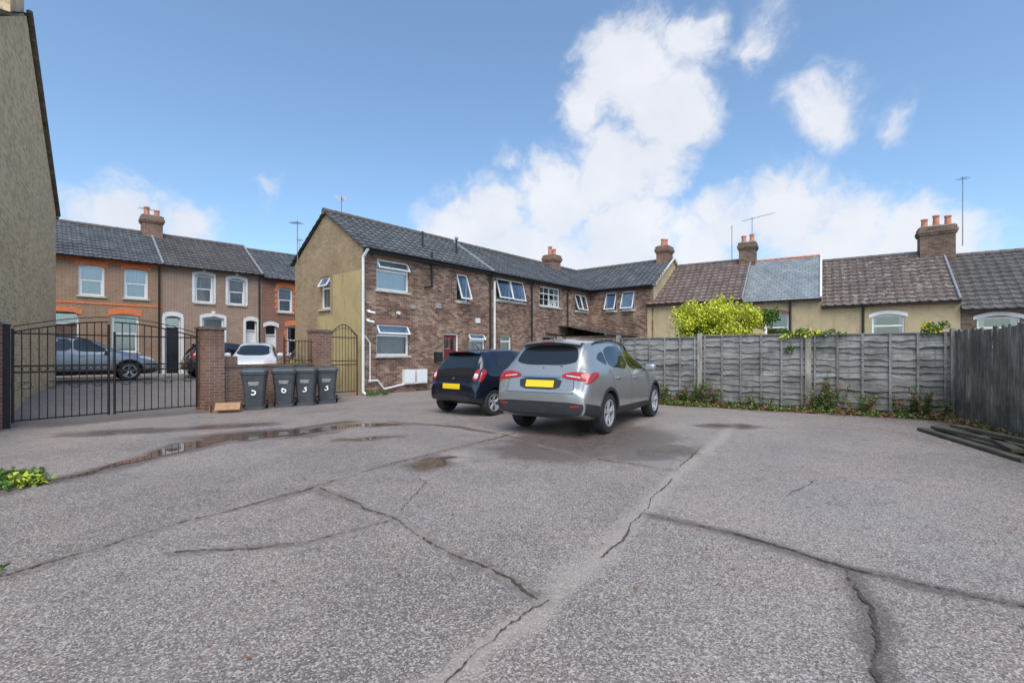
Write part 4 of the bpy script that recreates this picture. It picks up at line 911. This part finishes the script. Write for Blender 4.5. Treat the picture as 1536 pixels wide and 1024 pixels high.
SUV['patches']=[
 ('rear_window',[(-.60,1.16),(.60,1.16),(.50,1.49),(-.50,1.49)],'rear',m_cglass,dict(sides=(1,),nr=12,ncl=24)),
 ('windscreen',[(-.66,1.14),(.66,1.14),(.54,1.50),(-.54,1.50)],'front',m_cglass,dict(sides=(1,),nr=12,ncl=24)),
 ('side_glass',[(1.98,1.06),(2.98,1.04),(2.93,1.10),(2.40,1.44),(1.98,1.50)],'side',m_cglass,dict(sm=1)),
 ('side_glass',[(1.02,1.12),(1.93,1.065),(1.93,1.50),(1.35,1.49),(1.02,1.40)],'side',m_cglass,dict(sm=1)),
 ('side_glass',[(.60,1.26),(.97,1.14),(.97,1.39),(.80,1.36)],'side',m_cglass,dict(sm=1)),
 ('lower_cladding',[(-.74,.36),(.74,.36),(.80,.50),(.78,.58),(-.78,.58),(-.80,.50)],'rear',m_trim,dict(sides=(1,),sm=1,ncl=30,off=.008)),
 ('lower_cladding',[(1.27,.25),(3.10,.25),(3.10,.40),(1.27,.42)],'side',m_trim,dict(sm=0,off=.007)),
 ('lower_cladding',[(.02,.38),(.46,.30),(.46,.50),(.02,.57)],'side',m_trim,dict(sm=0,off=.007)),
 ('lower_cladding',[(3.92,.26),(4.3,.30),(4.3,.46),(3.92,.42)],'side',m_trim,dict(sm=0,off=.007)),
 ('tail_lamps',[(.36,.96),(.84,.90),(.845,1.03),(.60,1.06),(.40,1.02)],'rear',m_redl,dict(sm=1,off=.010)),
 ('tail_lamps',[(.06,.86),(.12,.88),(.42,.99),(.46,1.05),(.24,1.05),(.10,.94)],'side',m_redl,dict(sm=1,off=.010)),
 ('lamp_lens',[(.46,.985),(.70,.955),(.70,.975),(.46,1.0)],'rear',m_clr,dict(sm=0,off=.014)),
 ('number_plate',[(-.26,.80),(.26,.80),(.26,.91),(-.26,.91)],'rear',m_plate,dict(sides=(1,),sm=0,off=.014)),
 ('plate_recess',[(-.36,.77),(.36,.77),(.40,.95),(-.40,.95)],'rear',m_trim,dict(sides=(1,),sm=1,off=.006)),
 ('chrome_bar',[(-.36,.955),(.36,.955),(.36,.985),(-.36,.985)],'rear',m_chrome,dict(sides=(1,),sm=1,off=.016)),
 ('reflectors',[(.58,.50),(.74,.51),(.74,.535),(.58,.53)],'rear',m_redl,dict(sm=0,off=.014)),
 ('seams',[(1.95,.42),(1.958,.42),(1.958,1.06),(1.95,1.06)],'side',m_seam,dict(sm=0,ncl=1,off=.003)),
 ('seams',[(3.0,.42),(3.008,.42),(3.028,1.02),(3.02,1.02)],'side',m_seam,dict(sm=0,ncl=1,off=.003)),
 ('seams',[(1.10,.76),(1.108,.76),(.98,1.08),(.972,1.08)],'side',m_seam,dict(sm=0,ncl=1,off=.003)),
 ('seams',[(-.62,.715),(.62,.715),(.62,.722),(-.62,.722)],'rear',m_seam,dict(sides=(1,),sm=0,off=.003,ncl=24)),
 ('seams',[(.615,.72),(.622,.72),(.60,.95),(.593,.95)],'rear',m_seam,dict(sm=0,ncl=1,off=.003)),
 ('head_lamps',[(.45,.74),(.80,.80),(.78,.90),(.45,.84)],'front',m_clr,dict(sm=1,off=.008)),
 ('head_lamps',[(3.9,.82),(4.28,.70),(4.26,.76),(4.0,.88)],'side',m_clr,dict(sm=1,off=.008)),
 ('grille',[(-.42,.60),(.42,.60),(.46,.80),(-.46,.80)],'front',m_trim,dict(sides=(1,),sm=1,off=.006)),
 ('lower_grille',[(-.6,.36),(.6,.36),(.6,.52),(-.6,.52)],'front',m_trim,dict(sides=(1,),sm=1,off=.006)),
 ('front_plate',[(-.26,.50),(.26,.50),(.26,.61),(-.26,.61)],'front',m_wplate,dict(sides=(1,),sm=0,off=.012)),
]
HB=dict(L=3.40,hw=.80,ra=.50,fa=2.82,r=.285,gap=.045,mir=(2.30,1.0),handles=[(1.55,.86)],
 top=[(0,.66),(.03,.78),(.06,.90),(.10,.97),(.22,1.18),(.36,1.36),(.46,1.41),(.8,1.45),(1.4,1.465),(1.8,1.43),(2.1,1.32),(2.65,1.0),(2.85,.93),(3.2,.82),(3.34,.68),(3.40,.55)],
 w=[(0,.68),(.08,.75),(.3,.80),(.7,.81),(2.8,.81),(3.1,.75),(3.3,.66),(3.40,.52)],
 wr=[(0,.60),(.3,.56),(.6,.54),(1.4,.56),(2.0,.54),(2.6,.60),(3.40,.48)],
 bot=[(0,.32),(.2,.25),(.5,.20),(3.0,.20),(3.40,.26)],
 belt=[(0,.92),(.3,.98),(1.0,.93),(2.4,.88),(2.7,.84),(3.4,.55)],extra=spoiler(.26,.5,1.40,.48))
HB['patches']=[
 ('rear_window',[(-.56,.86),(.56,.86),(.52,1.10),(.44,1.34),(-.44,1.34),(-.52,1.10)],'rear',m_cglass,dict(sides=(1,),nr=14,ncl=24)),
 ('windscreen',[(-.60,.98),(.60,.98),(.50,1.38),(-.50,1.38)],'front',m_cglass,dict(sides=(1,),nr=12,ncl=24)),
 ('side_glass',[(1.34,.97),(2.38,.93),(2.32,.99),(1.95,1.27),(1.34,1.36)],'side',m_cglass,dict(sm=1)),
 ('side_glass',[(.62,1.05),(1.28,.975),(1.28,1.36),(.80,1.30)],'side',m_cglass,dict(sm=1)),
 ('tail_lamps',[(.54,.78),(.68,.76),(.70,.98),(.60,1.02)],'rear',m_redl,dict(sm=1,off=.008)),
 ('tail_lamps',[(.06,.74),(.13,.76),(.27,.96),(.24,1.02),(.17,.98),(.09,.84)],'side',m_redl,dict(sm=1,off=.008)),
 ('lamp_lens',[(.57,.82),(.67,.81),(.68,.91),(.58,.93)],'rear',m_clr,dict(sm=1,off=.012)),
 ('number_plate',[(-.26,.58),(.26,.58),(.26,.69),(-.26,.69)],'rear',m_plate,dict(sides=(1,),sm=0,off=.014)),
 ('badge',[(-.04,.78),(.04,.78),(.04,.83),(-.04,.83)],'rear',m_chrome,dict(sides=(1,),sm=2,off=.01,nr=6,ncl=6)),
 ('lower_cladding',[(-.5,.33),(.5,.33),(.56,.44),(-.56,.44)],'rear',m_trim,dict(sides=(1,),sm=1,off=.006)),
 ('seams',[(1.31,.30),(1.318,.30),(1.318,.95),(1.31,.95)],'side',m_seam,dict(sm=0,ncl=1,off=.003)),
 ('seams',[(2.42,.34),(2.428,.34),(2.438,.92),(2.43,.92)],'side',m_seam,dict(sm=0,ncl=1,off=.003)),
 ('seams',[(-.6,.52),(.6,.52),(.6,.527),(-.6,.527)],'rear',m_seam,dict(sides=(1,),sm=0,off=.003,ncl=24)),
 ('head_lamps',[(.40,.66),(.68,.70),(.66,.86),(.42,.78)],'front',m_clr,dict(sm=1,off=.008)),
 ('head_lamps',[(2.95,.72),(3.3,.60),(3.28,.66),(3.05,.80)],'side',m_clr,dict(sm=1,off=.008)),
 ('lower_grille',[(-.45,.34),(.45,.34),(.45,.50),(-.45,.50)],'front',m_trim,dict(sides=(1,),sm=1,off=.006)),
 ('front_plate',[(-.26,.50),(.26,.50),(.26,.60),(-.26,.60)],'front',m_wplate,dict(sides=(1,),sm=0,off=.012)),
]
make_car('parked_suv',(.44,7.91),math.atan2(.843,.538),SUV,paint('gunmetal_paint',(.40,.395,.38),.6,.3))
make_car('parked_hatchback',(-1.30,10.6),math.atan2(.785,.62),HB,paint('navy_paint',(.010,.014,.026),.3,.2),clad=False)
make_car('parked_suv',(-17.1,15.85),TA,SUV,paint('grey_paint',(.30,.31,.33),.6,.3),zbase=.36)
wp=paint('white_car_paint',(.72,.72,.72),.0,.3)
make_car('parked_car',(-10.6,20.4),math.radians(-68),HB,wp,clad=False,zbase=.3,scale=1.0)
dp=paint('dark_car_paint',(.02,.022,.028),.3,.25)
make_car('parked_hatchback',(-14.0+.714*.9,19.1+.7*.9),TA,HB,dp,clad=False,zbase=.36)
make_car('parked_hatchback',(-14.0+.714*5.2,19.1+.7*5.2),TA,HB,dp,clad=False,zbase=.36)

# ------------------------------------------------------------------ light + sky
sv=Vector((.05,-.75,1.05)).normalized()
su=bpy.data.lights.new('sun','SUN'); su.energy=3.1; su.angle=math.radians(50); su.color=(1,.965,.92); so=bpy.data.objects.new('sun',su); COL.objects.link(so)
so.rotation_euler=sv.to_track_quat('Z','Y').to_euler(); so.location=(0,0,30)
wd=bpy.data.worlds.new('World'); S.world=wd; wd.use_nodes=True; nt=wd.node_tree; N=nt.nodes; Lk=nt.links
bg=N['Background']; STR=.15; bg.inputs[1].default_value=STR
sky=N.new('ShaderNodeTexSky'); sky.sky_type='NISHITA'; sky.sun_disc=False; sky.sun_elevation=math.asin(sv.z); sky.sun_rotation=math.atan2(sv.x,sv.y); sky.air_density=1.0; sky.dust_density=1.4; sky.ozone_density=1.2
tc=N.new('ShaderNodeTexCoord'); nrm=N.new('ShaderNodeVectorMath'); nrm.operation='NORMALIZE'; Lk.new(tc.outputs['Generated'],nrm.inputs[0])
def MN(op,a,b=0.,clamp=False):
    n=N.new('ShaderNodeMath'); n.operation=op; n.use_clamp=clamp
    for i,v in((0,a),(1,b)):
        if isinstance(v,bpy.types.NodeSocket): Lk.new(v,n.inputs[i])
        else: n.inputs[i].default_value=v
    return n.outputs[0]
def NZ(scale,detail,rough,vec):
    n=N.new('ShaderNodeTexNoise'); n.inputs['Scale'].default_value=scale; n.inputs['Detail'].default_value=detail; n.inputs['Roughness'].default_value=rough; Lk.new(vec,n.inputs['Vector']); return n
# domain warp for ragged cloud edges
wn=NZ(5.,4,.6,nrm.outputs[0]); w1=N.new('ShaderNodeVectorMath'); w1.operation='SUBTRACT'; Lk.new(wn.outputs['Color'],w1.inputs[0]); w1.inputs[1].default_value=(.5,.5,.5)
w2=N.new('ShaderNodeVectorMath'); w2.operation='SCALE'; Lk.new(w1.outputs[0],w2.inputs[0]); w2.inputs['Scale'].default_value=.16
w3=N.new('ShaderNodeVectorMath'); w3.operation='ADD'; Lk.new(nrm.outputs[0],w3.inputs[0]); Lk.new(w2.outputs[0],w3.inputs[1])
blobs=[(950,115,85,1.1),(1000,180,75,1.1),(905,150,55,.9),(1040,60,50,.8),(930,265,80,1.1),(990,262,60,1),(840,300,75,1.1),(740,325,75,1),(690,305,50,.8),(680,350,65,1),(770,235,35,.6),(1245,160,55,.95),(1345,180,42,.6),(1150,55,52,.7),
 (1180,310,75,1.05),(1090,330,60,1),(1280,330,75,1.1),(1370,345,70,1.1),(1450,360,55,.9),(190,340,70,1.1),(120,335,55,.9),(270,345,40,1),(390,288,40,.45),(760,395,110,1.1),(920,375,90,1.1),(1060,395,80,1),(1250,395,90,1.1)]
acc=None
for u,v,rp,st in blobs:
    d=Vector(((u-768)/725,1,(530-v)/725)); l=d.length; r_=rp/725/l*1.35; d.normalize()
    vm=N.new('ShaderNodeVectorMath'); vm.operation='DISTANCE'; Lk.new(w3.outputs[0],vm.inputs[0]); vm.inputs[1].default_value=d
    q=MN('MULTIPLY',MN('SUBTRACT',1.,MN('DIVIDE',vm.outputs['Value'],r_),clamp=True),st)
    acc=q if acc is None else MN('MAXIMUM',acc,q)
nz1=NZ(9.,7,.66,w3.outputs[0]); nz2=NZ(4.5,4,.6,nrm.outputs[0])
m0=MN('ADD',acc,MN('MULTIPLY',MN('SUBTRACT',nz1.outputs[0],.52),1.6))
mr=N.new('ShaderNodeMapRange'); mr.interpolation_type='SMOOTHSTEP'; mr.inputs[1].default_value=.08; mr.inputs[2].default_value=.68; Lk.new(m0,mr.inputs[0])
mask=MN('MULTIPLY',mr.outputs[0],MN('MULTIPLY',acc,3.,clamp=True))
mask=MN('MULTIPLY',mask,.93)
cr=N.new('ShaderNodeMix'); cr.data_type='RGBA'; Lk.new(MN('MULTIPLY',MN('SUBTRACT',nz2.outputs[0],.3),2.2,clamp=True),cr.inputs[0]); cr.inputs[6].default_value=(.76/STR,.80/STR,.89/STR,1); cr.inputs[7].default_value=(.97/STR,.97/STR,1.0/STR,1)
hs=N.new('ShaderNodeMix'); hs.data_type='RGBA'; hs.blend_type='MULTIPLY'; hs.inputs[0].default_value=1; Lk.new(sky.outputs[0],hs.inputs[6]); hs.inputs[7].default_value=(1.12,1.34,1.45,1)
hz_=N.new('ShaderNodeMix'); hz_.data_type='RGBA'; hz_.inputs[0].default_value=.08; Lk.new(hs.outputs[2],hz_.inputs[6]); hz_.inputs[7].default_value=(.55/STR,.68/STR,.85/STR,1)
mx=N.new('ShaderNodeMix'); mx.data_type='RGBA'; Lk.new(mask,mx.inputs[0]); Lk.new(hz_.outputs[2],mx.inputs[6]); Lk.new(cr.outputs[2],mx.inputs[7]); Lk.new(mx.outputs[2],bg.inputs[0])
